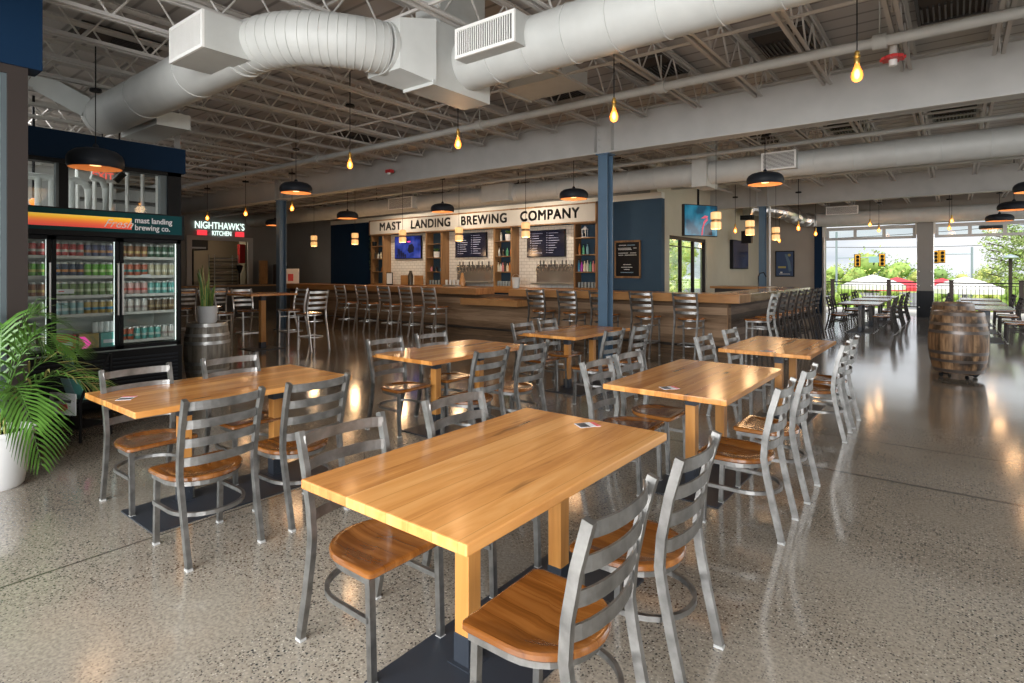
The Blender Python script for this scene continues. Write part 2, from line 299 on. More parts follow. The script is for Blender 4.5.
def barrel_mat(name, dark, mid, light, stain):
    m = mat(name, mid, 0.5, coat=0.1); lk = m.node_tree.links; b = m.node_tree.nodes['Principled BSDF']
    t = N(m, 'ShaderNodeTexCoord'); s = N(m, 'ShaderNodeSeparateXYZ'); lk.new(t.outputs['Object'], s.inputs[0])
    a = N(m, 'ShaderNodeMath', operation='ARCTAN2'); lk.new(s.outputs['Y'], a.inputs[0]); lk.new(s.outputs['X'], a.inputs[1])
    k = N(m, 'ShaderNodeMath', operation='MULTIPLY_ADD'); k.inputs[1].default_value = 28 / (2 * PI); k.inputs[2].default_value = 50.0; lk.new(a.outputs[0], k.inputs[0])
    f = N(m, 'ShaderNodeMath', operation='FLOOR'); lk.new(k.outputs[0], f.inputs[0])
    w = N(m, 'ShaderNodeTexWhiteNoise', noise_dimensions='1D'); lk.new(f.outputs[0], w.inputs['W'])
    mp = N(m, 'ShaderNodeMapping'); mp.inputs['Scale'].default_value = (9, 9, 1.5); lk.new(t.outputs['Object'], mp.inputs['Vector'])
    n = N(m, 'ShaderNodeTexNoise'); n.inputs['Scale'].default_value = 2.5; n.inputs['Detail'].default_value = 5; lk.new(mp.outputs[0], n.inputs['Vector'])
    ad = N(m, 'ShaderNodeMath', operation='MULTIPLY_ADD'); ad.inputs[1].default_value = 0.35; ad.inputs[2].default_value = -0.17; lk.new(w.outputs['Value'], ad.inputs[0])
    sm = N(m, 'ShaderNodeMath', operation='ADD'); lk.new(ad.outputs[0], sm.inputs[0]); lk.new(n.outputs['Fac'], sm.inputs[1])
    r = ramp(m, [(0.25, dark), (0.5, mid), (0.75, light)]); lk.new(sm.outputs[0], r.inputs[0])
    n2 = N(m, 'ShaderNodeTexNoise'); n2.inputs['Scale'].default_value = 3.2; n2.inputs['Detail'].default_value = 4; lk.new(t.outputs['Object'], n2.inputs['Vector'])
    r2 = ramp(m, [(0.36, (stain,) * 3), (0.46, (1, 1, 1))]); lk.new(n2.outputs['Fac'], r2.inputs[0])
    mx = N(m, 'ShaderNodeMix', data_type='RGBA', blend_type='MULTIPLY'); mx.inputs[0].default_value = 1; lk.new(r.outputs[0], mx.inputs[6]); lk.new(r2.outputs[0], mx.inputs[7])
    fr = N(m, 'ShaderNodeMath', operation='FRACT'); lk.new(k.outputs[0], fr.inputs[0])
    r3 = ramp(m, [(0.0, (0.35, 0.3, 0.25)), (0.07, (1, 1, 1))]); lk.new(fr.outputs[0], r3.inputs[0])
    mx2 = N(m, 'ShaderNodeMix', data_type='RGBA', blend_type='MULTIPLY'); mx2.inputs[0].default_value = 0.8; lk.new(mx.outputs[2], mx2.inputs[6]); lk.new(r3.outputs[0], mx2.inputs[7])
    lk.new(mx2.outputs[2], b.inputs['Base Color'])
barrel_mat('barrel_oak', (0.06, 0.032, 0.015), (0.19, 0.105, 0.05), (0.34, 0.21, 0.11), 0.16)
barrel_mat('barrel_grey', (0.13, 0.11, 0.085), (0.23, 0.20, 0.16), (0.34, 0.31, 0.26), 0.7)
def header_mat():      # printed cooler banner: yellow over orange over red, fading along its length
    m = mat('banner_print', (0.9, 0.4, 0.05), 0.3); lk = m.node_tree.links; b = m.node_tree.nodes['Principled BSDF']
    t = N(m, 'ShaderNodeTexCoord'); s = N(m, 'ShaderNodeSeparateXYZ'); lk.new(t.outputs['Object'], s.inputs[0])
    mr = N(m, 'ShaderNodeMapRange'); mr.inputs['From Min'].default_value = 2.095; mr.inputs['From Max'].default_value = 2.225; lk.new(s.outputs['Z'], mr.inputs[0])
    r = ramp(m, [(0.05, (0.75, 0.07, 0.05)), (0.35, (0.85, 0.13, 0.04)), (0.55, (0.95, 0.25, 0.03)), (0.8, (1.0, 0.52, 0.02)), (1.0, (0.9, 0.62, 0.08))]); lk.new(mr.outputs[0], r.inputs[0])
    lk.new(r.outputs[0], b.inputs['Base Color']); lk.new(r.outputs[0], b.inputs['Emission Color']); b.inputs['Emission Strength'].default_value = 0.45
header_mat()
def screen_mat(name, kind):
    m = mat(name, (0.01, 0.01, 0.015), 0.12); lk = m.node_tree.links; b = m.node_tree.nodes['Principled BSDF']
    t = N(m, 'ShaderNodeTexCoord'); n = N(m, 'ShaderNodeTexNoise'); n.inputs['Scale'].default_value = 2.2; n.inputs['Detail'].default_value = 2; lk.new(t.outputs['Object'], n.inputs['Vector'])
    if kind == 'blue': st = [(0.35, (0.01, 0.015, 0.09)), (0.5, (0.03, 0.06, 0.36)), (0.66, (0.11, 0.12, 0.45))]
    elif kind == 'teal': st = [(0.4, (0.0, 0.06, 0.11)), (0.5, (0.0, 0.16, 0.26)), (0.62, (0.02, 0.22, 0.33))]
    else: st = [(0.3, (0.004, 0.005, 0.012)), (0.7, (0.014, 0.016, 0.035))]
    r = ramp(m, st); lk.new(n.outputs['Fac'], r.inputs[0]); lk.new(r.outputs[0], b.inputs['Emission Color']); b.inputs['Emission Strength'].default_value = 0.8
screen_mat('screen_blue', 'blue'); screen_mat('screen_teal', 'teal'); screen_mat('screen_dark', 'dark')
mat('screen_text', (0.4, 0.4, 0.5), 0.5, emit=(0.22, 0.25, 0.38), es=0.25)
mat('screen_pink', (0.8, 0.1, 0.4), 0.5, emit=(0.8, 0.05, 0.35), es=0.8)
mat('screen_red', (0.6, 0.1, 0.15), 0.5, emit=(0.35, 0.04, 0.08), es=0.8)
mat('art_gold', (0.35, 0.30, 0.10), 0.5); mat('art_blue', (0.03, 0.06, 0.14), 0.5)

# ------------------------------------------------------------------ mesh helper
class MB:
    def __init__(s): s.v = []; s.f = []; s.m = []; s.sm = []; s.mats = []; s.cur = 0
    def use(s, name):
        if name not in s.mats: s.mats.append(name)
        s.cur = s.mats.index(name); return s
    def _add(s, vs, fs, smooth=False):
        k = len(s.v); s.v += [tuple(p) for p in vs]
        for f in fs: s.f.append([k + i for i in f]); s.m.append(s.cur); s.sm.append(smooth)
        return s
    def box(s, x0, x1, y0, y1, z0, z1):
        vs = [(x, y, z) for z in (z0, z1) for y in (y0, y1) for x in (x0, x1)]
        return s._add(vs, [(0, 2, 3, 1), (4, 5, 7, 6), (0, 1, 5, 4), (2, 6, 7, 3), (0, 4, 6, 2), (1, 3, 7, 5)])
    def cbox(s, c, d): return s.box(c[0] - d[0] / 2, c[0] + d[0] / 2, c[1] - d[1] / 2, c[1] + d[1] / 2, c[2] - d[2] / 2, c[2] + d[2] / 2)
    def prism(s, poly, axis, a, b):
        """poly: 2-D points; axis 'z' gives (x,y) polygons between z=a and z=b, 'y' (x,z), 'x' (y,z)"""
        def p(q, t): return (q[0], q[1], t) if axis == 'z' else ((q[0], t, q[1]) if axis == 'y' else (t, q[0], q[1]))
        n = len(poly); vs = [p(q, a) for q in poly] + [p(q, b) for q in poly]
        return s._add(vs, [tuple(range(n)), tuple(range(n, 2 * n))] + [(i, (i + 1) % n, n + (i + 1) % n, n + i) for i in range(n)])
    def sweep(s, path, w, h, up=(0, 0, 1), round_=0, closed=False, smooth=None, scale=None):
        """sweep a rectangle (w along side, h along up) or a circle (round_ segments) along a path"""
        P = [Vector(p) for p in path]; n = len(P); up0 = Vector(up); rings = []
        for i, p in enumerate(P):
            if closed: t = (P[(i + 1) % n] - P[i - 1])
            elif i == 0: t = P[1] - P[0]
            elif i == n - 1: t = P[-1] - P[-2]
            else: t = (P[i + 1] - P[i]).normalized() + (P[i] - P[i - 1]).normalized()
            t.normalize(); u = up0 - t * up0.dot(t)
            if u.length < 1e-4: u = Vector((1, 0, 0)) - t * t.x
            if u.length < 1e-4: u = Vector((0, 1, 0))
            u.normalize(); sd = t.cross(u); k = scale[i] if scale else 1.0
            if round_: rings.append([p + sd * (w / 2 * k * math.cos(2 * PI * j / round_)) + u * (h / 2 * k * math.sin(2 * PI * j / round_)) for j in range(round_)])
            else: rings.append([p + sd * (a * w / 2 * k) + u * (b * h / 2 * k) for a, b in ((-1, -1), (1, -1), (1, 1), (-1, 1))])
        m = len(rings[0]); vs = [q for r in rings for q in r]; fs = []
        for i in range(n if closed else n - 1):
            for j in range(m): fs.append((i * m + j, i * m + (j + 1) % m, ((i + 1) % n) * m + (j + 1) % m, ((i + 1) % n) * m + j))
        if not closed: fs += [tuple(range(m)), tuple((n - 1) * m + j for j in range(m))]
        return s._add(vs, fs, bool(round_) if smooth is None else smooth)
    def tube(s, a, b, r, seg=8): return s.sweep([a, b], 2 * r, 2 * r, round_=seg)
    def lathe(s, prof, seg=24, c=(0, 0, 0), smooth=True, cap=True):
        vs = []; fs = []; n = len(prof)
        for r, z in prof:
            for j in range(seg): vs.append((c[0] + r * math.cos(2 * PI * j / seg), c[1] + r * math.sin(2 * PI * j / seg), c[2] + z))
        for i in range(n - 1):
            for j in range(seg): fs.append((i * seg + j, i * seg + (j + 1) % seg, (i + 1) * seg + (j + 1) % seg, (i + 1) * seg + j))
        if cap:
            if prof[0][0] > 1e-5: fs.append(tuple(range(seg)))
            if prof[-1][0] > 1e-5: fs.append(tuple((n - 1) * seg + j for j in range(seg)))
        return s._add(vs, fs, smooth)
    def ball(s, c, r, seg=10, rings=6, sc=(1, 1, 1)):
        vs = []; fs = []
        for i in range(rings + 1):
            a = PI * i / rings
            for j in range(seg): vs.append((c[0] + sc[0] * r * math.sin(a) * math.cos(2 * PI * j / seg), c[1] + sc[1] * r * math.sin(a) * math.sin(2 * PI * j / seg), c[2] + sc[2] * r * math.cos(a)))
        for i in range(rings):
            for j in range(seg): fs.append((i * seg + j, i * seg + (j + 1) % seg, (i + 1) * seg + (j + 1) % seg, (i + 1) * seg + j))
        return s._add(vs, fs, True)
    def quad(s, *p): return s._add(p, [tuple(range(len(p)))])
    def build(s, name, material=None, parent=None, bevel=0.0, loc=None, keep=False):
        me = bpy.data.meshes.new(name); mats = s.mats or [material]
        me.from_pydata([tuple(p) for p in s.v], [], s.f)
        for k in mats: me.materials.append(M[k])
        for i, p in enumerate(me.polygons): p.material_index = s.m[i] if s.mats else 0; p.use_smooth = s.sm[i]
        bm = bmesh.new(); bm.from_mesh(me)
        bmesh.ops.remove_doubles(bm, verts=bm.verts, dist=1e-5)
        if not keep: bmesh.ops.recalc_face_normals(bm, faces=bm.faces)
        if bevel:
            bmesh.ops.bevel(bm, geom=[e for e in bm.edges if len(e.link_faces) == 2 and e.calc_face_angle(0) > 0.6], offset=bevel, segments=2, affect='EDGES', profile=0.6)
        for e in bm.edges:
            if len(e.link_faces) == 2 and e.calc_face_angle(0) > 0.7: e.smooth = False
        bm.to_mesh(me); bm.free(); me.update()
        o = bpy.data.objects.new(name, me); COL.objects.link(o)
        if parent is not None: o.parent = parent
        if loc is not None: o.location = loc
        return o

def tag(o, label=None, cat=None, group=None, kind=None):
    if label: o['label'] = label
    if cat: o['category'] = cat
    if group: o['group'] = group
    if kind: o['kind'] = kind
    return o
def thing(name, label, cat, loc=(0, 0, 0), rz=0.0, group=None):
    o = bpy.data.objects.new(name, None); COL.objects.link(o); o.location = loc; o.rotation_euler = (0, 0, rz); o.empty_display_size = 0.1
    return tag(o, label, cat, group)
KIDS = {}
def kids(o): return list(o.children)
def dup(o, loc=None, rz=None, label=None, group=None, parent=None, ks=None):
    c = o.copy(); COL.objects.link(c)
    if parent is not None: c.parent = parent
    for ch in (ks if ks is not None else kids(o)): dup(ch, parent=c)
    if loc is not None: c.location = loc
    if rz is not None: c.rotation_euler = (0, 0, rz)
    if label: c['label'] = label
    if group: c['group'] = group
    return c
def struct(mb, name, material=None, **kw): return tag(mb.build(name, material, **kw), kind='structure')
def text(name, s, size, mat_, parent, loc, rot, ext=0.004, bold=0.0, fat=0.0, align='CENTER', shear=0.0, space=1.0, sx=1.0):
    c = bpy.data.curves.new(name, 'FONT'); c.body = s; c.size = size; c.extrude = ext; c.offset = bold; c.align_x = align; c.align_y = 'CENTER'; c.shear = shear; c.space_character = space
    c.materials.append(M[mat_]); q = bpy.data.objects.new(name, c); COL.objects.link(q); bpy.context.view_layer.update()
    me = bpy.data.meshes.new_from_object(q.evaluated_get(bpy.context.evaluated_depsgraph_get())); bpy.data.objects.remove(q)
    if fat:
        bm = bmesh.new(); bm.from_mesh(me); g0 = bm.verts[:] + bm.edges[:] + bm.faces[:]
        for dx, dy in ((fat, 0), (0, fat), (fat, fat)):
            r = bmesh.ops.duplicate(bm, geom=g0); bmesh.ops.translate(bm, verts=[e for e in r['geom'] if isinstance(e, bmesh.types.BMVert)], vec=(dx, dy, 0))
        bm.to_mesh(me); bm.free()
    o = bpy.data.objects.new(name, me); COL.objects.link(o); o.location = loc; o.rotation_euler = rot; o.scale = (sx, 1, 1)
    if parent is not None: o.parent = parent
    return o
# ================================================================== the setting
BEAM_Y = (8.48, 18.3); COLX = (-4.62, -14.65)
struct(MB().box(-26, 7.6, -4.6, 24.75, -0.15, 0), 'floor', 'polished_concrete')
struct(MB().box(-9, 7.6, 24.75, 29.3, -0.15, -0.01), 'patio_floor', 'deck_concrete')
struct(MB().box(-120, 120, 29.3, 220, -1.7, -1.4).box(-120, -6.4, 14.2, 29.3, -0.5, -0.2), 'ground', 'grass')
struct(MB().box(-120, 120, 52, 96, -1.4, -1.36), 'street', 'asphalt')
c = MB(); c.box(-26, 7.6, -4.6, 15.0, 4.52, 4.62); c.box(-6.5, 7.6, 15.0, 24.9, 4.52, 4.62)
struct(c, 'ceiling', 'metal_deck')
# blue steel columns on the grid
def column(x, y, ztop=3.56):
    t = thing('steel_column', None, None, (x, y, 0)); t['kind'] = 'structure'
    m = MB(); m.box(-.085, .085, -.10, -.085, 0, ztop); m.box(-.085, .085, .085, .10, 0, ztop); m.box(-.006, .006, -.085, .085, 0, ztop)
    m.build('column_shaft', 'column_blue', t)
    MB().box(-.14, .14, -.14, .14, 0, .02).build('base_plate', 'column_blue', t)
    MB().box(-.12, .12, -.12, .12, ztop - .02, ztop).build('cap_plate', 'column_blue', t)
    return t
for x, y in ((COLX[0], BEAM_Y[0]), (COLX[1], BEAM_Y[0]), (COLX[0], BEAM_Y[1])):
    column(x, y)
t = thing('white_conduit', 'white vertical conduit beside the far blue column', 'pipe', (COLX[0] + .2, BEAM_Y[1], 0)); MB().tube((0, 0, 0), (0, 0, 3.6), .03, 10).build('conduit_tube', 'white', t)
# main beams along X, joists along Y
def ibeam(name, x0, x1, y, z0, z1, w=.24):
    m = MB(); m.box(x0, x1, y - w / 2, y + w / 2, z0, z0 + .025); m.box(x0, x1, y - w / 2, y + w / 2, z1 - .025, z1); m.box(x0, x1, y - .01, y + .01, z0, z1)
    for k in range(int((x1 - x0) / 10.03) + 1):
        x = COLX[0] - 10.03 * k
        if x0 < x < x1:
            m.box(x - .16, x - .15, y - w / 2 + .01, y + w / 2 - .01, z0, z1); m.box(x + .15, x + .16, y - w / 2 + .01, y + w / 2 - .01, z0, z1)
            for dx in (-.11, .11):
                for zz in (.12, .24, .36, .48): m.lathe([(0, 0), (.016, 0), (.016, .02), (0, .02)], 6, (x + dx, y - .03, z0 + zz))
    return struct(m, name, 'beam_paint')
ibeam('ceiling_beam', -26, 7.6, BEAM_Y[0], 3.56, 4.2)
ibeam('ceiling_beam', -26, 7.6, BEAM_Y[1], 3.56, 4.2)
ibeam('ceiling_beam', -26, 7.6, -.9, 3.56, 4.2)
def joist_mesh(L, nweb):
    m = MB(); zb, zt = 3.98, 4.46
    for x in (-.058, .020):
        m.box(x, x + .038, .28, L - .28, zb, zb + .008); m.box(x, x + .038, 0, L, zt - .008, zt)
        m.box(x + (.0 if x > 0 else .032), x + (.006 if x > 0 else .038), .28, L - .28, zb, zb + .045)
        m.box(x + (.0 if x > 0 else .032), x + (.006 if x > 0 else .038), 0, L, zt - .045, zt)
    m.box(-.05, .05, 0, .3, zt - .06, zt - .04); m.box(-.05, .05, L - .3, L, zt - .06, zt - .04)
    st = (L - .6) / nweb
    for i in range(nweb):
        y0 = .3 + i * st; m.tube((0, y0, zb + .02), (0, y0 + st / 2, zt - .02), .011, 5); m.tube((0, y0 + st / 2, zt - .02), (0, y0 + st, zb + .02), .011, 5)
    m.tube((0, .02, zt - .02), (0, .3, zb + .02), .012, 5); m.tube((0, L - .02, zt - .02), (0, L - .3, zb + .02), .012, 5)
    return m
js = [(-.9, BEAM_Y[0], 14, 31, 4), (BEAM_Y[0], BEAM_Y[1], 14, 31, 4), (BEAM_Y[1], 24.7, 10, 9, 4)]
for y0, y1, nw, cnt, off in js:
    first = None
    for k in range(cnt):
        x = 2.86 - .83 * k
        if y0 > 15 and x < -6.1: break
        if first is None:
            first = struct(joist_mesh(y1 - y0, nw), 'roof_joist', 'joist_paint'); first.location = (x, y0, 0)
        else: dup(first, (x, y0, 0))
# bridging rods that run across the joists
first = None
for y in (1.4, 3.6, 5.9, 10.8, 13.2, 16.0, 20.4, 22.6):
    for z in (4.0, 4.44):
        m = MB().box(-24 if y < 15 else -6, 3.2, y - .014, y + .014, z, z + .026) if y < 15 else MB().box(-6.1, 3.2, y - .014, y + .014, z, z + .026)
        struct(m, 'joist_bridging', 'joist_paint')
# slotted dark openings in the deck
first = None
for (x, y) in [(-.03, 7.75), (-1.69, 7.75), (-3.35, 7.6), (-5.0, 7.6), (-.03, 13.2), (-1.69, 13.2), (-3.35, 13.2), (-6.7, 13.0), (-1.69, 2.2), (-3.35, 2.4), (-10, 7.6), (-8.3, 2.6)]:
    if first is None:
        t = thing('ceiling_grille', None, None, (x, y, 4.47)); t['kind'] = 'structure'; first = t
        MB().box(-.3, .3, -.42, .42, .03, .05).build('backing', 'ceiling_dark', t)
        f = MB(); f.box(-.32, .32, -.45, -.42, 0, .05); f.box(-.32, .32, .42, .45, 0, .05); f.box(-.32, -.29, -.42, .42, 0, .05); f.box(.29, .32, -.42, .42, 0, .05)
        for k in range(11): f.box(-.28 + k * .053, -.262 + k * .053, -.05, .4, .005, .03)
        f.build('slats', 'steel_dark', t)
    else: dup(first, (x, y, 4.47))

# ---- walls. Kitchen end wall at x=-24 with its serving window
KX = -24.0
w = MB(); w.box(KX - .2, KX, 9.0, 9.98, 0, 4.5); w.box(KX - .2, KX, 12.45, 14.0, 0, 4.5); w.box(KX - .2, KX, 9.98, 12.45, 0, 1.04); w.box(KX - .2, KX, 9.98, 12.45, 2.93, 4.5); w.box(KX - .2, KX, 3.3, 9.0, 0, 4.5)
struct(w, 'wall_left', 'grey_wall')
t = thing('window_1', None, None, (0, 0, 0)); t['kind'] = 'structure'
f = MB(); f.box(KX - .02, KX + .06, 9.86, 10.06, .98, 3.03); f.box(KX - .02, KX + .06, 12.33, 12.55, .98, 3.03); f.box(KX - .02, KX + .06, 10.06, 12.33, 2.86, 3.03)
f.build('window_frame', 'trim_grey', t); MB().box(KX - .25, KX + .3, 9.8, 12.6, .96, 1.04).build('window_sill', 'steel_dark', t)
w = MB(); w.box(-27.5, -27.3, 8.6, 14, 0, 3.3); w.box(-27.5, -24.2, 8.6, 8.7, 0, 3.3); w.box(-27.5, -24.2, 13.9, 14, 0, 3.3); w.box(-27.5, -24.2, 8.6, 14, 3.2, 3.3)
struct(w, 'wall_kitchen', 'kitchen_wall')
struct(MB().box(-27.5, -24.2, 8.6, 14, 0, .05), 'kitchen_floor', 'asphalt')
# back wall behind the bar
BY = 14.0
struct(MB().box(-24.2, -20.4, BY, BY + .2, 0, 4.5), 'wall_back', 'grey_wall')
w = MB(); w.use('navy').box(-20.4, -17.32, BY, BY + .2, 0, 3.62); w.use('navy_wall').box(-17.32, -6.0, BY, BY + .2, 0, 3.5)
struct(w, 'wall_back_blue')
struct(MB().box(-20.4, -6.0, BY - .01, BY + .2, 3.5, 3.66), 'trim_1', 'offwhite')
struct(MB().box(-24.2, -6.3, 14.8, 15.0, 0, 4.52), 'wall_back_upper', 'grey_wall')
# cream wall with the glazed garden door, then the far wall with its two garage openings
AX = -6.2
w = MB(); w.box(AX - .2, AX, BY + .2, 15.0, 0, 4.5); w.box(AX - .2, AX, 17.95, 24.6, 0, 4.5); w.box(AX - .2, AX, 15.0, 17.95, 2.6, 4.5)
struct(w, 'wall_garden_side', 'cream_wall')
struct(MB().box(AX - .02, AX + .12, BY + .02, BY + .2, 0, 3.5), 'trim_2', 'cream_wall')
d = thing('door_1', None, None, (0, 0, 0)); d['kind'] = 'structure'
f = MB(); f.box(AX - .12, AX - .04, 15.0, 15.08, 0, 2.6); f.box(AX - .12, AX - .04, 17.87, 17.95, 0, 2.6); f.box(AX - .12, AX - .04, 15.0, 17.95, 2.5, 2.6); f.box(AX - .12, AX - .04, 15.0, 17.95, 0, .2)
for y in (15.95, 16.95): f.box(AX - .12, AX - .04, y - .05, y + .05, 0, 2.5)
f.box(AX - .1, AX - .06, 15.08, 17.87, 2.3, 2.33)
f.build('door_frame', 'frame_brown', d); MB().box(AX - .085, AX - .075, 15.08, 17.87, .2, 2.5).build('door_glass', 'window_glass', d)
h = MB();
for y in (15.87, 16.87): h.tube((AX - .02, y, .9), (AX - .02, y, 1.35), .02)
h.build('door_handle', 'black', d)
GY = 24.6
w = MB(); w.box(-6.4, -3.95, GY, GY + .25, 0, 4.5); w.box(-3.95, 7.6, GY, GY + .25, 3.3, 4.5)
w.box(2.25, 2.75, GY, GY + .25, 0, 3.3); w.box(5.6, 7.6, GY, GY + .25, 0, 3.3)
struct(w, 'wall_far', 'beige_wall')
struct(MB().box(-4.3, -4.05, GY - .12, GY, 0, 3.4), 'trim_3', 'navy')
p = thing('garage_pillar', None, None, (-.84, GY - .1, 0)); p['kind'] = 'structure'
MB().box(-.23, .23, -.1, .35, .92, 3.5).build('pillar_upper', 'grey_wall', p); MB().box(-.24, .24, -.11, .35, 0, .92).build('pillar_wainscot', 'matte_black', p)
b = MB()
for zz in (.35, 1.1, 1.6):
    for x in (-.17, .17): b.ball((x, -.12, zz), .022)
b.build('pillar_bolt', 'white', p)
# raised sectional garage doors: last section still shows across each opening
for n, (x0, x1) in enumerate(((-3.92, -1.1), (-.57, 2.22), (2.78, 5.58))):
    g = thing('door_%d' % (n + 2), None, None, (x0, GY, 0)); g['kind'] = 'structure'; Wd = x1 - x0
    f = MB().use('trim_grey'); f.box(0, Wd, .02, .07, 2.77, 2.86); f.box(0, Wd, .02, .07, 3.13, 3.25)
    for k in range(4): x = k * (Wd - .1) / 3; f.box(x, x + .1, .02, .07, 2.86, 3.13)
    f.build('door_section', None, g); MB().box(.05, Wd - .05, .04, .046, 2.86, 3.13).build('door_glass', 'window_glass', g)
    tr = MB().use('steel_light')
    for x in (-.06, Wd + .02): tr.box(x, x + .04, -.1, -.02, 0, 3.1); tr.sweep([(x + .02, -.06, 3.1), (x + .02, -.12, 3.28), (x + .02, -.3, 3.38), (x + .02, -.7, 3.40)], .04, .06)
    tr.build('door_track', None, g)
    sh = MB(); sh.tube((0, -.12, 3.42 + .1), (Wd, -.12, 3.52), .02); sh.build('torsion_bar', 'steel_light', g)
    br = MB(); 
    for x in (-.1, Wd - .02): br.box(x, x + .12, -.16, 0, 2.9, 3.32)
    br.build('track_bracket', 'offwhite', g)
# right-hand wall and storefront behind the camera (outside the picture): wide white pier and openings shaped for the light
w = MB()
for y0, y1 in ((-4.6, -4), (4.1, 9.8), (13.4, 13.8), (23.3, 24.6)): w.box(7.4, 7.6, y0, y1, 0, 3.6)
w.box(7.4, 7.6, -4.6, 24.6, 3.6, 4.5); w.box(-6, -5, -4.6, -4.4, 0, 4.5); w.box(5, 7.6, -4.6, -4.4, 0, 4.5); w.box(-6, 7.6, -4.6, -4.4, 3.6, 4.5)
struct(w, 'wall_right', 'white')
# near glazed partition at the picture's left edge
NX = -6.0
n = thing('window_2', None, None, (0, 0, 0)); n['kind'] = 'structure'
f = MB(); f.box(NX - .14, NX, 1.12, 1.25, 0, 3.27); f.box(NX - .14, NX, -4.4, 1.12, 0, .12); f.box(NX - .12, NX - .04, -.4, -.3, 0, 3.27); f.box(NX - .14, NX, -4.4, 1.12, 3.2, 3.27)
f.build('window_frame', 'frame_brown', n); MB().box(NX - .14, NX - .02, 1.085, 1.12, .12, 3.2).build('glazing_bead', 'bead_metal', n)
MB().box(NX - .08, NX - .07, -4.4, 1.09, .12, 3.2).build('window_glass', 'window_glass', n)
struct(MB().box(NX - .22, NX + .02, -4.4, 1.34, 3.27, 4.1), 'wall_header', 'navy')
struct(MB().box(NX - .14, NX - .1, 1.0, 1.25, 0, .1).box(-8.55, NX - .14, 1.02, 1.09, 0, 3.27), 'wall_return', 'frame_brown')
# window wall above and behind the beer cooler
HX = -8.55
h = MB(); h.box(HX - .2, HX + .02, 1.1, 3.5, 2.97, 3.31)
struct(h, 'wall_window_header', 'navy')
n = thing('window_3', None, None, (0, 0, 0)); n['kind'] = 'structure'
f = MB(); f.box(HX - .15, HX, 3.28, 3.45, 0, 2.97); f.box(HX - .15, HX, 1.1, 3.45, 2.92, 2.97); f.box(HX - .12, HX - .02, 2.08, 2.17, 0, 2.95); f.box(HX - .15, HX, 1.1, 3.45, 0, .5); f.box(HX - .12, HX - .02, 1.1, 1.2, 0, 2.95)
f.build('window_frame', 'black', n); MB().box(HX - .12, HX - .03, 3.2, 3.28, .5, 2.92).box(HX - .12, HX - .03, 2.05, 2.08, .5, 2.92).build('glazing_bead', 'bead_metal', n)
MB().box(HX - .08, HX - .07, 1.1, 3.3, .5, 2.95).build('window_glass', 'window_glass', n)
# brewhouse seen through it
w = MB(); w.prism([(HX - .15, 3.42), (HX - .15, 3.5), (-13.5, 5.42), (-24, 5.42), (-24, 5.3), (-13.5, 5.3)], 'z', 0, 3.6)
struct(w, 'wall_brewhouse', 'grey_wall')
struct(MB().box(-17.2, -17, -4.4, 5.3, 0, 4.5), 'wall_brewhouse_end', 'trim_grey')
# horizontal steel pipes of the sprinkler line
def pipe(name, label, pts, r, coup, group=None, mname='duct_paint'):
    t = thing(name, label, 'pipe', pts[0], 0, group); o = Vector(pts[0])
    MB().sweep([Vector(p) - o for p in pts], 2 * r, 2 * r, round_=10).build('pipe_run', mname, t)
    for c in coup:
        MB().sweep([Vector(c) - o - Vector((.06, 0, 0)), Vector(c) - o + Vector((.06, 0, 0))], 2.8 * r, 2.8 * r, round_=10).build('coupling', mname, t)
        h = MB(); h.tube(Vector(c) - o, Vector(c) - o + Vector((0, 0, 4.3 - c[2])), .008, 5); h.build('hanger_rod', mname, t)
    return t
pipe('sprinkler_pipe', 'long pale sprinkler pipe crossing just below the near roof joists', [(-24, 6.75, 3.90), (3.2, 6.75, 3.90)], .055, [(-2.9, 6.75, 3.9), (-5.9, 6.75, 3.9), (-10.3, 6.75, 3.9), (-16.3, 6.75, 3.9), (-.6, 6.75, 3.9)])
pipe('sprinkler_pipe', 'thin sprinkler pipe running in front of the duct behind the main beam', [(-24, 10.9, 3.84), (3.2, 10.9, 3.84)], .04, [(-4.0, 10.9, 3.84), (-9.5, 10.9, 3.84)])
pipe('sprinkler_pipe', 'sprinkler pipe running above the bar and the ceiling television', [(-6.1, 14.9, 3.84), (-5.5, 14.9, 3.84), (3.2, 14.9, 3.84)], .035, [(-2.4, 14.9, 3.84)])
pipe('sprinkler_pipe', 'short sprinkler branch slanting above the ceiling television', [(-7.4, 12.0, 3.84), (-5.4, 14.9, 3.84)], .035, [])
def sprinkler(x, y, z, label):
    t = thing('fire_sprinkler', label, 'sprinkler', (x, y, z))
    MB().tube((0, 0, .12), (0, 0, 0), .02).build('drop', 'joist_paint', t)
    m = MB(); m.lathe([(0, 0), (.05, 0), (.055, .02), (.05, .03), (0, .03)], 12)
    for k in range(10): a = 2 * PI * k / 10; m.cbox((.055 * math.cos(a), .055 * math.sin(a), .01), (.02, .02, .02))
    m.build('guard', 'red', t); t.scale = (1.7, 1.7, 1.3); MB().lathe([(0, -.05), (.022, -.045), (.022, 0), (0, 0)], 10).build('nozzle', 'white', t)
sprinkler(-.50, 6.9, 3.74, 'red sprinkler head guard beside the near bulb at upper right')
t = thing('fire_alarm_strobe', 'red fire alarm strobe under the joists left of the main beam', 'fire alarm', (-9.9, 8.3, 3.82)); MB().cbox((0, 0, 0), (.16, .12, .07)).build('housing', 'red', t, bevel=.01); MB().ball((0, -.02, -.05), .04).build('lens', 'white', t)

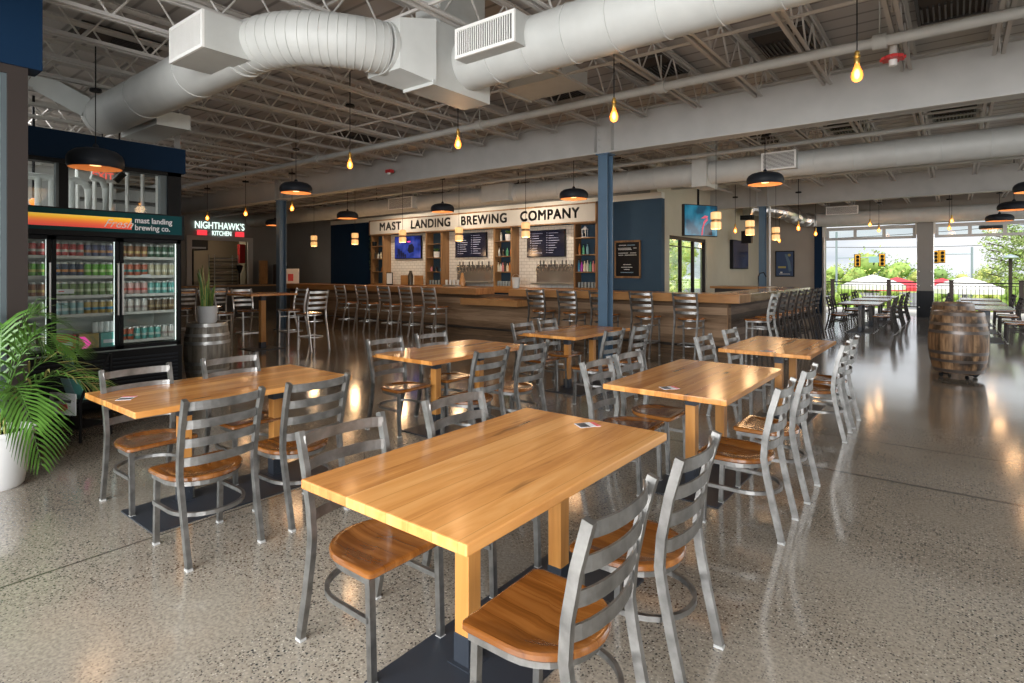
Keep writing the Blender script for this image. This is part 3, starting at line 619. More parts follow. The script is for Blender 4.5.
# ---- ducts
def rings(m, path, r, step):
    for i in range(0, len(path), step): m.sweep([path[i], path[min(i + 1, len(path) - 1)]], 2.07 * r, 2.07 * r, round_=20)
def round_duct(t, name, x0, x1, y, z, r, seam=.55, mname='duct_paint', spiral=False):
    P = [(x0, y, z)]; S = [1.0]; x = x0 + seam; k = 1 + .007 / r
    while x < x1 - .05:
        P += [(x - .008, y, z), (x - .006, y, z), (x + .006, y, z), (x + .008, y, z)]; S += [1, k, k, 1]; x += seam
    P.append((x1, y, z)); S.append(1.0); m = MB(); m.sweep(P, 2 * r, 2 * r, round_=36, scale=S); m.build(name, mname, t)
def diffuser(t, x0, x1, y0, y1, z0, z1, horiz=False):
    m = MB(); f = .03
    m.box(x0, x1, y0 + .02, y1, z0, z1)
    d = m.build('diffuser_box', 'duct_paint', t)
    fr = MB(); fr.box(x0, x1, y0, y0 + .02, z0, z0 + f); fr.box(x0, x1, y0, y0 + .02, z1 - f, z1); fr.box(x0, x0 + f, y0, y0 + .02, z0 + f, z1 - f); fr.box(x1 - f, x1, y0, y0 + .02, z0 + f, z1 - f)
    fr.build('grille_frame', 'white', d)
    MB().box(x0 + f, x1 - f, y0 + .012, y0 + .018, z0 + f, z1 - f).build('grille_recess', 'steel_dark', d)
    g = MB(); k = x0 + f + .01
    if not horiz:
        while k < x1 - f - .01: g.box(k, k + .010, y0 + .002, y0 + .012, z0 + f, z1 - f); k += .026
    else:
        k = z0 + f + .01
        while k < z1 - f - .01: g.box(x0 + f, x1 - f, y0 + .002, y0 + .012, k, k + .010); k += .024
    g.build('grille_bars', 'white', d)
dA = thing('air_duct', 'large round painted air duct with flexible elbow and two white grilles across the near ceiling', 'duct', (0, 0, 0))
round_duct(dA, 'duct_run', -9.0, -5.3, 2.7, 3.70, .25, 1.35)
# capped left end with its sloping take-off
MB().sweep([(-8.98, 2.7, 3.70), (-9.12, 2.7, 3.72), (-9.2, 2.7, 3.80)], .51, .51, round_=28).build('end_elbow', 'duct_paint', dA)
MB().sweep([(-9.1, 2.6, 3.76), (-9.9, 2.0, 4.30)], .34, .26).build('take_off', 'duct_paint', dA)
path = []
ctl = [(-5.45, 2.7, 3.70), (-5.0, 2.73, 3.70), (-4.68, 2.85, 3.70), (-4.44, 3.04, 3.69), (-4.28, 3.24, 3.68), (-4.2, 3.45, 3.68)]
for i in range(len(ctl) - 1):
    a, b = Vector(ctl[i]), Vector(ctl[i + 1]); p0 = Vector(ctl[max(i - 1, 0)]); p3 = Vector(ctl[min(i + 2, len(ctl) - 1)])
    for k in range(8):
        s = k / 8; path.append(0.5 * ((2 * a) + (b - p0) * s + (2 * p0 - 5 * a + 4 * b - p3) * s * s + (-p0 + 3 * a - 3 * b + p3) * s ** 3))
path.append(Vector(ctl[-1]))
P2 = []; S2 = []
for i in range(len(path) - 1):
    a, b = path[i], path[i + 1]
    if i % 2: P2.append(a); S2.append(1.0); continue
    for q, s in ((0, 1), (.42, 1), (.46, 1.022), (.58, 1.022), (.62, 1)): P2.append(a.lerp(b, q)); S2.append(s)
P2.append(path[-1]); S2.append(1.0)
MB().sweep(P2, .465, .465, round_=36, scale=S2).build('flexible_elbow', 'duct_paint', dA)
MB().sweep([path[-2], path[-1] + Vector((0, .03, 0))], .485, .485, round_=36).build('collar', 'duct_paint', dA)
# transition and plenum box
tr = MB(); ring = [(-4.22 + .27 * math.cos(a), 3.74, 3.68 + .27 * math.sin(a)) for a in [PI / 4 + PI / 2 * k for k in range(4)]]
tr._add([(-3.97, 3.45, 3.91), (-4.43, 3.45, 3.91), (-4.43, 3.45, 3.45), (-3.97, 3.45, 3.45), (-3.84, 3.78, 3.97), (-4.25, 3.78, 3.97), (-4.25, 3.78, 3.37), (-3.84, 3.78, 3.37)], [(0, 1, 2, 3), (4, 5, 6, 7), (0, 1, 5, 4), (1, 2, 6, 5), (2, 3, 7, 6), (3, 0, 4, 7)])
tr.build('transition', 'duct_paint', dA)
pb = MB(); pb.box(-4.23, -3.86, 3.77, 4.58, 3.36, 3.97); pb.box(-4.2, -3.86, 3.85, 4.5, 3.97, 4.5); pb.box(-4.26, -3.84, 3.74, 3.77, 3.35, 3.40)
pb.build('plenum_box', 'duct_paint', dA)
round_duct(dA, 'duct_run', -3.88, 3.3, 4.25, 3.68, .25, .42)
diffuser(dA, -5.66, -5.0, 2.18, 2.62, 3.50, 3.82)
diffuser(dA, -3.68, -2.98, 3.86, 4.25, 3.58, 3.86)
MB().box(-9.1, -7.9, 2.9, 3.3, 3.45, 3.64).build('diffuser_box', 'duct_paint', dA)
dB = thing('air_duct', 'long round painted air duct running over the bar behind the main beam', 'duct', (0, 0, 0))
round_duct(dB, 'duct_run', -22.5, 3.3, 11.75, 3.63, .235, .62)
diffuser(dB, -13.6, -12.55, 11.35, 11.7, 3.46, 3.80, True); diffuser(dB, -2.9, -2.3, 11.38, 11.7, 3.50, 3.83, True)
MB().box(-4.25, -3.95, 11.42, 12.1, 3.32, 4.4).build('riser_box', 'duct_paint', dB)
MB().box(-9.9, -9.0, 11.4, 12.1, 3.42, 3.86).build('riser_box', 'duct_paint', dB)
dC = thing('air_duct', 'far air duct above the garage doors ending in wrinkled silver flex', 'duct', (0, 0, 0))
round_duct(dC, 'duct_run', -4.1, 3.3, 23.6, 3.50, .25, .7)
fp = [Vector(p) for p in ((-4.1, 23.6, 3.50), (-4.35, 23.3, 3.47), (-4.6, 22.8, 3.55), (-4.75, 22.2, 3.66), (-5.0, 21.7, 3.74), (-5.4, 21.3, 3.78), (-5.9, 21.0, 3.8))]; fq = []
for i in range(len(fp) - 1):
    for k in range(7): fq.append(fp[i].lerp(fp[i + 1], k / 7) + Vector((random.uniform(-.03, .03), random.uniform(-.03, .03), random.uniform(-.03, .03))))
MB().sweep(fq, .52, .50, round_=14, scale=[random.uniform(.86, 1.12) for _ in fq], smooth=False).build('foil_elbow', 'foil', dC)
diffuser(dC, -3.7, -2.7, 23.2, 23.4, 3.62, 3.92, True)
t = thing('metal_duct_box', 'rectangular duct box under the joists behind the right half of the near duct', 'duct', (-4.2, 6.1, 3.97)); MB().box(-.45, .45, -.3, .3, 0, .2).build('duct_body', 'duct_paint', t)
MB().box(-.5, -.45, -.32, .32, -.02, .22).build('flange', 'duct_paint', t)
# ================================================================== chairs, stools and tables
def seat_outline(w=.445, yf=.205, yb=-.212, n=18):
    pts = [(-w / 2 + .02, yf), (w / 2 - .02, yf), (w / 2 - .004, yf - .012), (w / 2, yf - .03)]
    r = w / 2; cy = yb + r * .98
    for i in range(n + 1):
        a = -PI * i / n; pts.append((r * math.cos(a), cy + (cy - yb) * math.sin(a)))
    pts += [(-w / 2, yf - .03), (-w / 2 + .004, yf - .012)]
    return pts
def seat_mb(zs):
    """saddle seat: rings shrink towards the middle and dip"""
    m = MB(); o = seat_outline(); n = len(o); c = (0, -.01)
    lev = [(0.965, zs - .03), (1.0, zs - .022), (1.0, zs - .006), (.975, zs), (.93, zs + .001), (.80, zs - .001), (.72, zs - .007), (.45, zs - .013), (.15, zs - .013)]
    vs = []; fs = []
    for k, z in lev:
        for x, y in o:
            yy = c[1] + (y - c[1]) * k; dish = 0
            if k < .9 and y > .12: z2 = zs - (zs - z) * .35
            else: z2 = z
            vs.append((x * k, yy, z2))
    for i in range(len(lev) - 1):
        for j in range(n): fs.append((i * n + j, i * n + (j + 1) % n, (i + 1) * n + (j + 1) % n, (i + 1) * n + j))
    fs.append(tuple(range(n))); fs.append(tuple((len(lev) - 1) * n + j for j in range(n)))
    m._add(vs, fs, True); return m
def hoop_path(z, w, yf, yb, n=14):
    r = w / 2; cy = yb + r
    p = [(r, yf, z), (r, cy + .05, z)]
    for i in range(n + 1): a = -PI * i / n; p.append((r * math.cos(a), cy + r * math.sin(a), z))
    p += [(-r, cy + .05, z), (-r, yf, z)]
    return p
def make_chair(seat_z, name, cat, metal='steel', seatmat='seat_wood', stool=False):
    top = seat_z + .46
    t = thing(name, 'x', cat)
    s = seat_mb(seat_z).build('seat', seatmat, t)
    fr = MB().sweep(hoop_path(seat_z - .045, .40, .18, -.185), .012, .028)
    fr.build('seat_frame', metal, t)
    for sx in (-1, 1):
        p = [(sx * .205, -.295, .012), (sx * .206, -.245, seat_z * .5), (sx * .208, -.212, seat_z * .86), (sx * .21, -.198, seat_z + .03), (sx * .213, -.208, seat_z + .15), (sx * .216, -.240, seat_z + .31), (sx * .218, -.283, top)]
        if stool: p[0] = (sx * .205, -.34, .012); p[1] = (sx * .206, -.275, seat_z * .5)
        leg = MB().sweep(p, .026, .036, up=(0, 1, 0), smooth=False).build('back_post', metal, t)
        MB().cbox((sx * .205, p[0][1], .006), (.03, .04, .012)).build('foot_glide', 'glide', leg)
        q = MB().sweep([(sx * .185, .172, .012), (sx * .185, .158, seat_z - .03)], .028, .028, up=(0, 1, 0)).build('front_leg', metal, t)
        MB().cbox((sx * .185, .172, .006), (.032, .032, .012)).build('foot_glide', 'glide', q)
    for k, z in enumerate((top - .04, top - .145, top - .25, top - .355)):
        u = (z - seat_z) / .445; yb = -.196 - .07 * u ** 1.4; bow = .055
        P = [(.213 * math.sin(a) / math.sin(1.25), yb + .008 - bow * (math.cos(a) - math.cos(1.25)) / (1 - math.cos(1.25)), z) for a in [1.25 - 2.5 * i / 12 for i in range(13)]]
        MB().sweep(P, .009, .048).build('back_slat', metal, t)
    zz = seat_z * .56 if not stool else seat_z * .78
    MB().sweep(hoop_path(zz, .40, .165, -.25), .018, .022).build('stretcher', metal, t)
    if stool:
        MB().sweep(hoop_path(.27, .40, .17, -.26), .018, .022).build('stretcher', metal, t)
        MB().sweep([(-.185, .17, .27), (.185, .17, .27)], .022, .03).build('footrest', metal, t)
    else:
        pass
    return t
chair0 = make_chair(.455, 'dining_chair', 'chair'); chair_kids = kids(chair0)
used = {}
def place(proto, x, y, rz, label, group):
    if proto.name not in used:
        used[proto.name] = 1; proto.location = (x, y, 0); proto.rotation_euler = (0, 0, rz); tag(proto, label, None, group); return proto
    return dup(proto, (x, y, 0), rz, label, group)
EAST, WEST = -PI / 2, PI / 2      # the way a chair faces (+x or -x)
G = 'metal ladder-back dining chairs with brown wooden seats'
def chair(x, y, rz, label, group=G): return place(chair0, x, y, rz + random.uniform(-.02, .02), 'silver ladder-back chair, ' + label, group)
chair(-1.96, 1.60, EAST, 'left side of the front table, nearer')
chair(-1.96, 2.34, EAST, 'left side of the front table, farther')
chair(-1.09, 1.60, WEST, 'lowest right corner chair at the front table')
chair(-1.09, 2.26, WEST, 'right side of the front table, farther')
chair(-3.55, 1.55, WEST, 'pulled out before the left table, nearest')
chair(-3.54, 2.15, WEST, 'pulled out before the left table, second')
chair(-4.43, 1.60, EAST, 'between the left table and the beer cooler')
chair(-4.43, 2.28, EAST, 'between the left table and the grey barrel')
chair(-3.53, 3.90, WEST, 'camera side of the second left-row table, left one')
chair(-3.53, 4.55, WEST, 'camera side of the second left-row table, right one')
chair(-4.42, 3.87, EAST, 'far side of the second left-row table, left one')
chair(-4.42, 4.53, EAST, 'far side of the second left-row table, right one')
chair(-3.46, 6.08, WEST, 'near side of the table in front of the blue column')
chair(-3.46, 6.82, WEST, 'just right of the blue column at its table')
chair(-4.38, 6.20, EAST, 'behind the column table, left one')
chair(-4.38, 6.80, EAST, 'behind the column table, right one')
chair(-1.96, 3.96, EAST, 'left side of the middle right table, nearer')
chair(-1.96, 4.49, EAST, 'left side of the middle right table, farther')
chair(-1.11, 3.83, WEST, 'right side of the middle right table, nearer')
chair(-1.11, 4.57, WEST, 'right side of the middle right table, farther')
chair(-1.12, 6.33, WEST, 'right side of the rear right table, nearer')
chair(-1.12, 6.94, WEST, 'right side of the rear right table, farther')
chair(-1.88, 6.14, EAST, 'left side of the rear right table, nearer')
chair(-1.88, 7.05, EAST, 'left side of the rear right table, farther')

def make_table(dx, pdx=.035, topm='table_wood', legm='post_wood'):
    t = thing('dining_table', 'x', 'table')
    top = MB().box(-.457, .457, -.775, .775, .722, .762); top.build('tabletop', topm, t, bevel=.006)
    for sy in (-.34, .34):
        MB().box(dx - .038, dx + .038, sy - .038, sy + .038, .12, .61).build('leg', legm, t, bevel=.004)
        for z0, z1 in ((.008, .13), (.60, .722)):
            s = MB().box(dx - .041, dx + .041, sy - .041, sy + .041, z0, z1)
            if z0 < .1:
                for xx in (-.045, .045): s.ball((dx + xx * .93, sy - .02, .07), .006, 6, 4); s.ball((dx + xx * .93, sy + .02, .07), .006, 6, 4)
            s.build('leg_sleeve', 'base_black', t, bevel=.002)
        MB().box(dx - .06, dx + .06, sy - .06, sy + .06, .008, .013).build('foot_flange', 'base_black', t)
    MB().box(dx + pdx - .27, dx + pdx + .27, -.68, .68, 0, .009).build('base_plate', 'base_black', t)
    MB().box(-.30, .30, -.36, -.32, .71, .722).box(-.30, .30, .32, .36, .71, .722).build('top_bracket', 'base_black', t)
    return t
tA = make_table(.065); tL = make_table(.065, .13); tL_ = []; tA_ = True
def table(x, y, label):
    global tA_
    if x < -3:
        if not tL_: tL_.append(1); tL.location = (x, y, 0); return tag(tL, label, None, 'butcher-block dining tables')
        return dup(tL, (x, y, 0), None, label, 'butcher-block dining tables')
    if tA_: tA_ = False; tA.location = (x, y, 0); return tag(tA, label, None, 'butcher-block dining tables')
    return dup(tA, (x, y, 0), None, label, 'butcher-block dining tables')
table(-1.65, 2.08, 'large pale wood dining table filling the front of the room')
table(-4.33, 2.08, 'pale wood dining table at left before the beer cooler')
table(-4.32, 4.52, 'wood dining table behind the left table, nearer the bar')
table(-4.28, 7.0, 'wood dining table standing in front of the blue column')
table(-1.64, 4.58, 'wood dining table right behind the front table')
table(-1.60, 7.1, 'wood dining table at the rear of the right row, near the barrel side')
def card(x, y, z, rz, label):
    t = thing('table_card', label, 'card', (x, y, z), rz)
    MB().box(-.045, .045, -.06, .06, 0, .0015).build('card_body', 'card_white', t)
    MB().box(-.045, .045, .035, .06, .0015, .002).build('red_band', 'card_red', t); MB().box(-.04, .04, -.055, .0, .0015, .002).build('dark_panel', 'card_dark', t)
card(-1.60, 2.73, .7625, -.6, 'small red white and black card on the far end of the front table')
card(-4.36, 1.42, .7625, .9, 'small red white and black card on the left table, near its left end')
card(-1.64, 3.96, .7625, -.7, 'small red white and black card on the middle right table')
card(-1.57, 6.42, .7625, -.6, 'small red white and black card on the rear right table')

# far dining sets by the garage doors
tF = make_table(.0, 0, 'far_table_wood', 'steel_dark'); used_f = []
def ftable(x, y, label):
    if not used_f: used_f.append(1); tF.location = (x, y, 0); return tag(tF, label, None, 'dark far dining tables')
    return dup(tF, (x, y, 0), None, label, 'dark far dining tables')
GF = 'dark chairs around the far tables by the garage doors'
far0 = make_chair(.455, 'dining_chair', 'chair', 'steel_backlit', 'seat_wood')
kf = 0
def fchair(x, y, rz, label): place(far0, x, y, rz, 'dark ladder-back chair ' + label, GF)
nm = {0: 'nearest table of the set left of the garage pillar', 1: 'middle table of the set left of the garage pillar', 2: 'farthest table of the set left of the garage pillar'}
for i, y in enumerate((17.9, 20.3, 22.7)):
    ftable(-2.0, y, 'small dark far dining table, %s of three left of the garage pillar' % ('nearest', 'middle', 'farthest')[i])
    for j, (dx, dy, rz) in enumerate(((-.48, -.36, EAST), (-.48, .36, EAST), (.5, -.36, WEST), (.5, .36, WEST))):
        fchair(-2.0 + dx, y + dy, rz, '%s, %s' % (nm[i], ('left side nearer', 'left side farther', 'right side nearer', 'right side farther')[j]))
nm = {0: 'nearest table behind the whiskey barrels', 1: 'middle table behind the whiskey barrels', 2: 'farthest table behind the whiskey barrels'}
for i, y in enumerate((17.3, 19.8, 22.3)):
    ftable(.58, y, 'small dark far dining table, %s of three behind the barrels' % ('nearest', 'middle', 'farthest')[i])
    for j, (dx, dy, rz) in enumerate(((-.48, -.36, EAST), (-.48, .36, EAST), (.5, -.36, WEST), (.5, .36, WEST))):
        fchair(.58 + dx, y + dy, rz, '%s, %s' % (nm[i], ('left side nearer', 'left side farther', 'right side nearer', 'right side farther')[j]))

# ------------------------------------------------------------------ bar
CZ = 1.19; FY = 10.4; WXE = -3.01
b = thing('bar_counter', 'long U-shaped bar clad in weathered horizontal boards with a thick wood top', 'bar', (0, 0, 0))
MB().box(-18.0, -3.32, 10.75, 10.95, 0, CZ - .16).build('front_cladding', 'barn_wood', b)
MB().box(-3.52, -3.32, 10.95, 16.5, 0, CZ - .16).build('side_cladding', 'barn_wood_side', b)
MB().box(-3.325, -3.31, 10.73, 10.76, 0, CZ - .16).build('corner_trim', 'shelf_wood', b)
MB().box(-18.2, -9.2, FY, 11.1, CZ - .16, CZ).build('counter_top', 'counter_wood', b, bevel=.008)
MB().box(-8.2, WXE, FY, 11.1, CZ - .16, CZ).build('counter_top', 'counter_wood', b, bevel=.008)
MB().box(WXE - .7, WXE, 11.1, 16.6, CZ - .16, CZ).build('counter_top', 'wing_wood', b, bevel=.008)
MB().box(-9.5, -7.75, 10.15, 11.0, .80, .95).build('low_counter', 'counter_wood', b, bevel=.006)
MB().box(-17.4, -9.2, 11.1, 11.35, .7, .9).box(-8.2, WXE - .7, 11.1, 11.35, .7, .9).build('back_ledge', 'steel_dark', b)
ft = MB(); ft.tube((-17, 10.62, .2), (-3.2, 10.62, .2), .025); ft.tube((-3.2, 10.62, .2), (-3.2, 16.4, .2), .025)
ft.build('foot_rail', 'steel_dark', b)
hk = MB()
for k in range(14): x = -16.6 + k * .98; hk.tube((x, 10.75, .2), (x, 10.62, .2), .012)
hk.build('rail_bracket', 'steel_dark', b)
# bar stools
st0 = make_chair(.76, 'bar_stool', 'stool', 'steel', 'seat_wood', stool=True)
st2 = make_chair(.76, 'bar_stool', 'stool', 'steel_lit', 'seat_wood', stool=True)
st1 = make_chair(.76, 'bar_stool', 'stool', 'steel_backlit', 'seat_wood', stool=True)
GS = 'tall ladder-back bar stools along the bar'
ords = ('first', 'second', 'third', 'fourth', 'fifth', 'sixth', 'seventh')
def hx(u, Y):      # where the sight line through a column of the photograph meets the row of stools
    tt = (u - 512) / 570.; a = math.radians(37.9); return Y * (-math.sin(a) + math.cos(a) * tt) / (math.cos(a) + math.sin(a) * tt)
for k, u in enumerate((338.5, 359.5, 382, 403.5, 427)): place(st2, round(hx(u, 9.42), 3), 9.72, 0, 'tall metal bar stool at the left bar section, %s from the left' % ords[k], GS)
for k, (u, w) in enumerate(((536.8, 'at the low counter end of the right bar section'), (568, 'second of the right bar section, left of the blue column'), (601, 'half hidden behind the blue column'), (642, 'just right of the blue column'), (686, 'last at the front of the bar near its corner'))):
    place(st0, round(hx(u, 9.95), 3), 10.15, 0, 'tall metal bar stool, ' + w, GS)
for k, (u, rr) in enumerate(((774, 0), (783.5, 0), (792.5, 0), (800.7, 0), (807.6, 0), (813.5, 0), (818.5, 0))):
    tt = (u - 512) / 570.; a = math.radians(37.9); rx = -math.sin(a) + math.cos(a) * tt; ry = math.cos(a) + math.sin(a) * tt
    Y = -2.53 / rx * ry
    place(st1 if k else st0, -2.78, round(Y, 3), WEST, ('dark' if k else 'silver') + ' bar stool on the right wing of the bar, %s from the near corner' % ords[k], 'stools on the bar wing')
# high table at left with its stools
hi = thing('high_table', 'tall wooden pub table in front of the left blue column', 'table', (-11.35, 6.15, 0))
MB().box(-.5, .5, -.5, .5, 1.11, 1.15).build('tabletop', 'table_wood', hi, bevel=.006)
MB().box(-.05, .05, -.05, .05, .14, 1.0).build('leg', 'post_wood', hi); MB().box(-.055, .055, -.055, .055, 0, .14).build('leg_sleeve', 'base_black', hi); MB().box(-.055, .055, -.055, .055, 1.0, 1.11).build('leg_sleeve', 'base_black', hi)
MB().box(-.32, .32, -.32, .32, 0, .012).build('base_plate', 'base_black', hi)
for x, y, rz, w in ((-10.42, 6.68, WEST, 'right side'), (-11.7, 7.0, PI, 'far side'), (-12.15, 6.25, EAST, 'left side'), (-12.0, 5.55, .2, 'nearest the grey barrel')):
    place(st2, x, y, rz, 'tall bar stool at the left column pub table, ' + w, 'bar stools at the left pub table')
hi2 = thing('high_table', 'dark pub table partly hidden behind the beer cooler and grey barrel', 'table', (-14.8, 6.6, 0))
MB().box(-.46, .46, -.80, .80, 1.07, 1.11).build('tabletop', 'table_wood', hi2); MB().box(-.05, .05, -.05, .05, 0, 1.07).build('leg', 'base_black', hi2); MB().box(-.3, .3, -.3, .3, 0, .012).build('base_plate', 'base_black', hi2)
for x, y, rz, w in ((-14.1, 5.7, WEST, 'nearer'), (-14.1, 6.4, WEST, 'farther')):
    place(st0, x, y, rz, 'tall bar stool behind the snake plant, ' + w, 'bar stools at the left pub table')

# ------------------------------------------------------------------ back bar with shelves, tiles and the sign
SY = 13.6; TY = 13.96; Z0, Z1 = 1.12, 2.94
bb = thing('back_bar_shelving', 'wooden back bar unit with open navy-backed shelves and white tiled bays', 'shelving', (0, 0, 0))
MB().box(-17.34, -7.56, SY - .05, BY, .05, .95).build('base_cabinet', 'navy', bb)
MB().box(-17.34, -7.56, SY - .08, BY, .95, 1.12).build('cabinet_top', 'counter_wood', bb)
units = [(-17.25, -16.62), (-14.30, -13.62), (-11.27, -10.64), (-8.36, -7.72)]
SZ = (2.54, 2.07, 1.59)
for (a, c_) in units:
    fr = MB(); fr.box(a - .05, a, SY, TY + .02, Z0, Z1); fr.box(c_, c_ + .05, SY, TY + .02, Z0, Z1); fr.box(a, c_, SY, TY, Z1 - .03, Z1); fr.box(a, c_, SY, TY, Z0, Z0 + .03)
    u = fr.build('shelf_unit', 'shelf_wood', bb); MB().box(a, c_, TY - .03, TY, Z0, Z1).build('back_panel', 'navy_wall', u)
    for z in SZ: MB().box(a, c_, SY + .01, TY - .03, z - .025, z).build('shelf_board', 'shelf_wood', u)
for a, c_ in ((-16.57, -14.35), (-13.57, -11.32), (-10.59, -8.41)):
    MB().box(a, c_, TY + .005, BY, 1.12, Z1).build('tile_panel', 'subway_tile', bb)
MB().box(-7.66, -7.52, SY, BY, 1.12, 3.5).build('end_panel', 'shelf_wood', bb)
sg = thing('bar_sign', 'long white sign with black capitals over the back bar', 'sign', (0, 0, 0))
MB().box(-17.30, -7.70, SY - .03, SY + .05, Z1 + .03, 3.45).build('sign_board', 'sign_white', sg)
f = MB(); f.box(-17.34, -7.66, SY - .05, SY + .07, Z1 - .005, Z1 + .03); f.box(-17.34, -7.66, SY - .05, SY + .07, 3.45, 3.49); f.box(-17.34, -17.30, SY - .05, SY + .07, Z1, 3.49); f.box(-7.70, -7.66, SY - .05, SY + .07, Z1, 3.49)
f.build('sign_frame', 'shelf_wood', sg)
for s_, x0, x1 in (('MAST', -16.76, -15.58), ('LANDING', -15.05, -13.15), ('BREWING', -12.66, -10.78), ('COMPANY', -10.27, -8.22)):
    o = text('lettering', s_, .40, 'letter_black', sg, ((x0 + x1) / 2, SY - .035, 3.205), (R90, 0, 0), .004, 0, fat=.022, space=1.12)
    bpy.context.view_layer.update(); wd = o.dimensions[0]; o.scale = ((x1 - x0) / wd if wd > .01 else 1, 1, 1)
def tv(name, label, x0, x1, z0, z1, y, scr, kind):
    t = thing(name, label, 'television', ((x0 + x1) / 2, y, z0)); w = (x1 - x0) / 2; h = z1 - z0
    MB().box(-w, w, 0, .06, 0, h).build('housing', 'black', t, bevel=.006); MB().box(-w + .02, w - .02, -.004, 0, .025, h - .02).build('screen', scr, t)
    MB().box(-.2, .2, .06, .1, h * .3, h * .7).build('wall_mount', 'black', t)
    g = MB(); g.use('screen_text')
    if kind == 'menu':
        for cx in (-w * .82, w * .05):
            for r in range(9): g.box(cx, cx + .04, -.008, -.004, h * (.88 - .09 * r), h * (.90 - .09 * r)); g.box(cx + .08, cx + .08 + random.uniform(.15, .38), -.008, -.004, h * (.87 - .09 * r), h * (.89 - .09 * r))
    else: 
        g.use('screen_pink').box(w * .0, w * .22, -.008, -.004, h * .72, h * .78); g.use('screen_dark')
        g.prism([(w * .0, h * .35), (w * .1, h * .6), (w * .35, h * .66), (w * .5, h * .5), (w * .45, h * .3), (w * .15, h * .24)], 'y', -.008, -.004)
        for k in range(5): g.box(-w * .85 + k * .11, -w * .85 + k * .11 + .07, -.008, -.004, .03, h * (.2 + .08 * ((k * 3) % 4)))
    g.build('picture', None, t)
tv('television', 'wall television showing a blue picture over the left bar bay', -16.28, -14.88, 2.05, 2.87, TY - .07, 'screen_blue', 'pic')
tv('television', 'dark menu television over the middle taps', -13.22, -11.86, 2.06, 2.86, TY - .07, 'screen_dark', 'menu')
tv('television', 'dark menu television over the right taps', -10.24, -8.88, 2.02, 2.82, TY - .07, 'screen_dark', 'menu')
def taps(label, x0, x1, n, y=TY - .05):
    t = thing('beer_tap_panel', label, 'beer taps', ((x0 + x1) / 2, y, 1.25)); w = (x1 - x0) / 2
    MB().box(-w, w, 0, .05, 0, .56).build('steel_panel', 'wet_metal', t); MB().box(-w, w + .05, -.3, 0, -.03, .02).build('drip_tray', 'steel_light', t)
    for k in range(n):
        x = -w + .08 + k * (2 * w - .16) / (n - 1); f = MB(); f.tube((x, 0, .46), (x, -.1, .46), .018, 6); f.tube((x, -.1, .47), (x, -.13, .36), .014, 6); tp = f.build('tap', 'chrome', t)
        hnd = MB(); hnd.lathe([(.01, 0), (.013, .02), (.022, .13), (.018, .19), (0, .2)], 8, (x, -.1, .48)); hnd.build('tap_handle', 'steel_dark' if k % 3 else 'sign_white', tp)
taps('steel beer tap panel under the middle television', -13.15, -11.6, 11); taps('steel beer tap panel under the right television', -9.9, -8.45, 11)

def bottle(x, y, z, col, h, label, grp, r=.037):
    key = 'btl_%s' % col
    t = thing('bottle', label, 'bottle', (x, y, z), 0, grp)
    MB().lathe([(0, 0), (r, .005), (r, h * .58), (r * .4, h * .74), (r * .36, h * .98), (0, h)], 10).build('bottle_body', col, t)
    MB().lathe([(r * .42, h * .9), (r * .45, h), (0, h + .005)], 8).build('cap', 'black', t)
for i, c3 in enumerate([(0.05, .25, .4), (.35, .05, .35), (.5, .5, .45), (.1, .35, .2), (.55, .2, .2), (.6, .55, .4), (.45, .15, .03), (.05, .04, .03), (.2, .4, .45)]): mat('bottle_%d' % i, c3, .25)
bcol = ['blue', 'purple', 'pale', 'green', 'pink', 'cream', 'amber', 'dark', 'teal']
def brow(ui, z, seq, hh, where):
    a, c_ = units[ui]; n = len(seq); cnt = {}
    for k, s_ in enumerate(seq):
        if s_ is None: continue
        lab = '%s bottle on the %s, %s from left' % (bcol[s_], where, ords[k] if k < 7 else 'eighth')
        bottle(a + (k + .5) * (c_ - a) / n, SY + .13, z, 'bottle_%d' % s_, hh * (1, .85, .93)[k % 3], lab, 'liquor bottles on the back bar')
brow(3, 1.59, [0, 1, 5, 2, 3, 4, 4], .36, 'third shelf of the rightmost bar unit')
brow(3, 2.07, [6, 3, 8, None, 7], .34, 'second shelf of the rightmost bar unit')
brow(2, 1.59, [5, 2, 4, 7, 5, 6, 2], .33, 'third shelf between the menu televisions')
brow(2, 2.07, [2, 7, 3, 6], .3, 'second shelf between the menu televisions')
brow(2, 2.54, [2, 7], .3, 'top shelf between the menu televisions')
brow(0, 2.07, [7, 2, 5, 2], .3, 'second shelf of the leftmost bar unit')
brow(0, 1.59, [7, 6], .25, 'third shelf of the leftmost bar unit')
brow(1, 1.59, [4, 7, 0], .2, 'third shelf of the second bar unit')
def pot_on_shelf(x, z, label):
    t = thing('potted_plant', label, 'plant', (x, SY + .14, z)); MB().lathe([(0, 0), (.09, 0), (.11, .2), (.1, .2), (.095, .18), (0, .18)], 14).build('pot', 'pot_white', t)
    m = MB()
    for k in range(14):
        a = k * 2.4; m.sweep([(0, 0, .18), (.05 * math.cos(a), .05 * math.sin(a), .25), (.11 * math.cos(a), .11 * math.sin(a), .27 + .02 * (k % 3))], .035, .004)
    m.build('foliage', 'leaf', t)
pot_on_shelf(-13.95, 2.07, 'white pot with green plant on the second bar shelf unit'); pot_on_shelf(-10.83, 2.54, 'white pot with plant on the top shelf beside the right menu television')
t = thing('trailing_plant', 'trailing green plant spilling down the leftmost bar shelves', 'plant', (-17.2, SY + .1, 2.54)); MB().lathe([(0, 0), (.08, 0), (.1, .16), (0, .16)], 12).build('pot', 'black', t)
m = MB()
for k in range(60):
    a = random.uniform(0, 6.28); z = random.uniform(-.9, .3); x = -.12 + random.uniform(-.07, .08); m.quad((x, -.12, z), (x + .05, -.15, z + .01), (x + .06, -.13, z + .06), (x + .01, -.11, z + .05))
m.build('foliage', 'leaf', t)
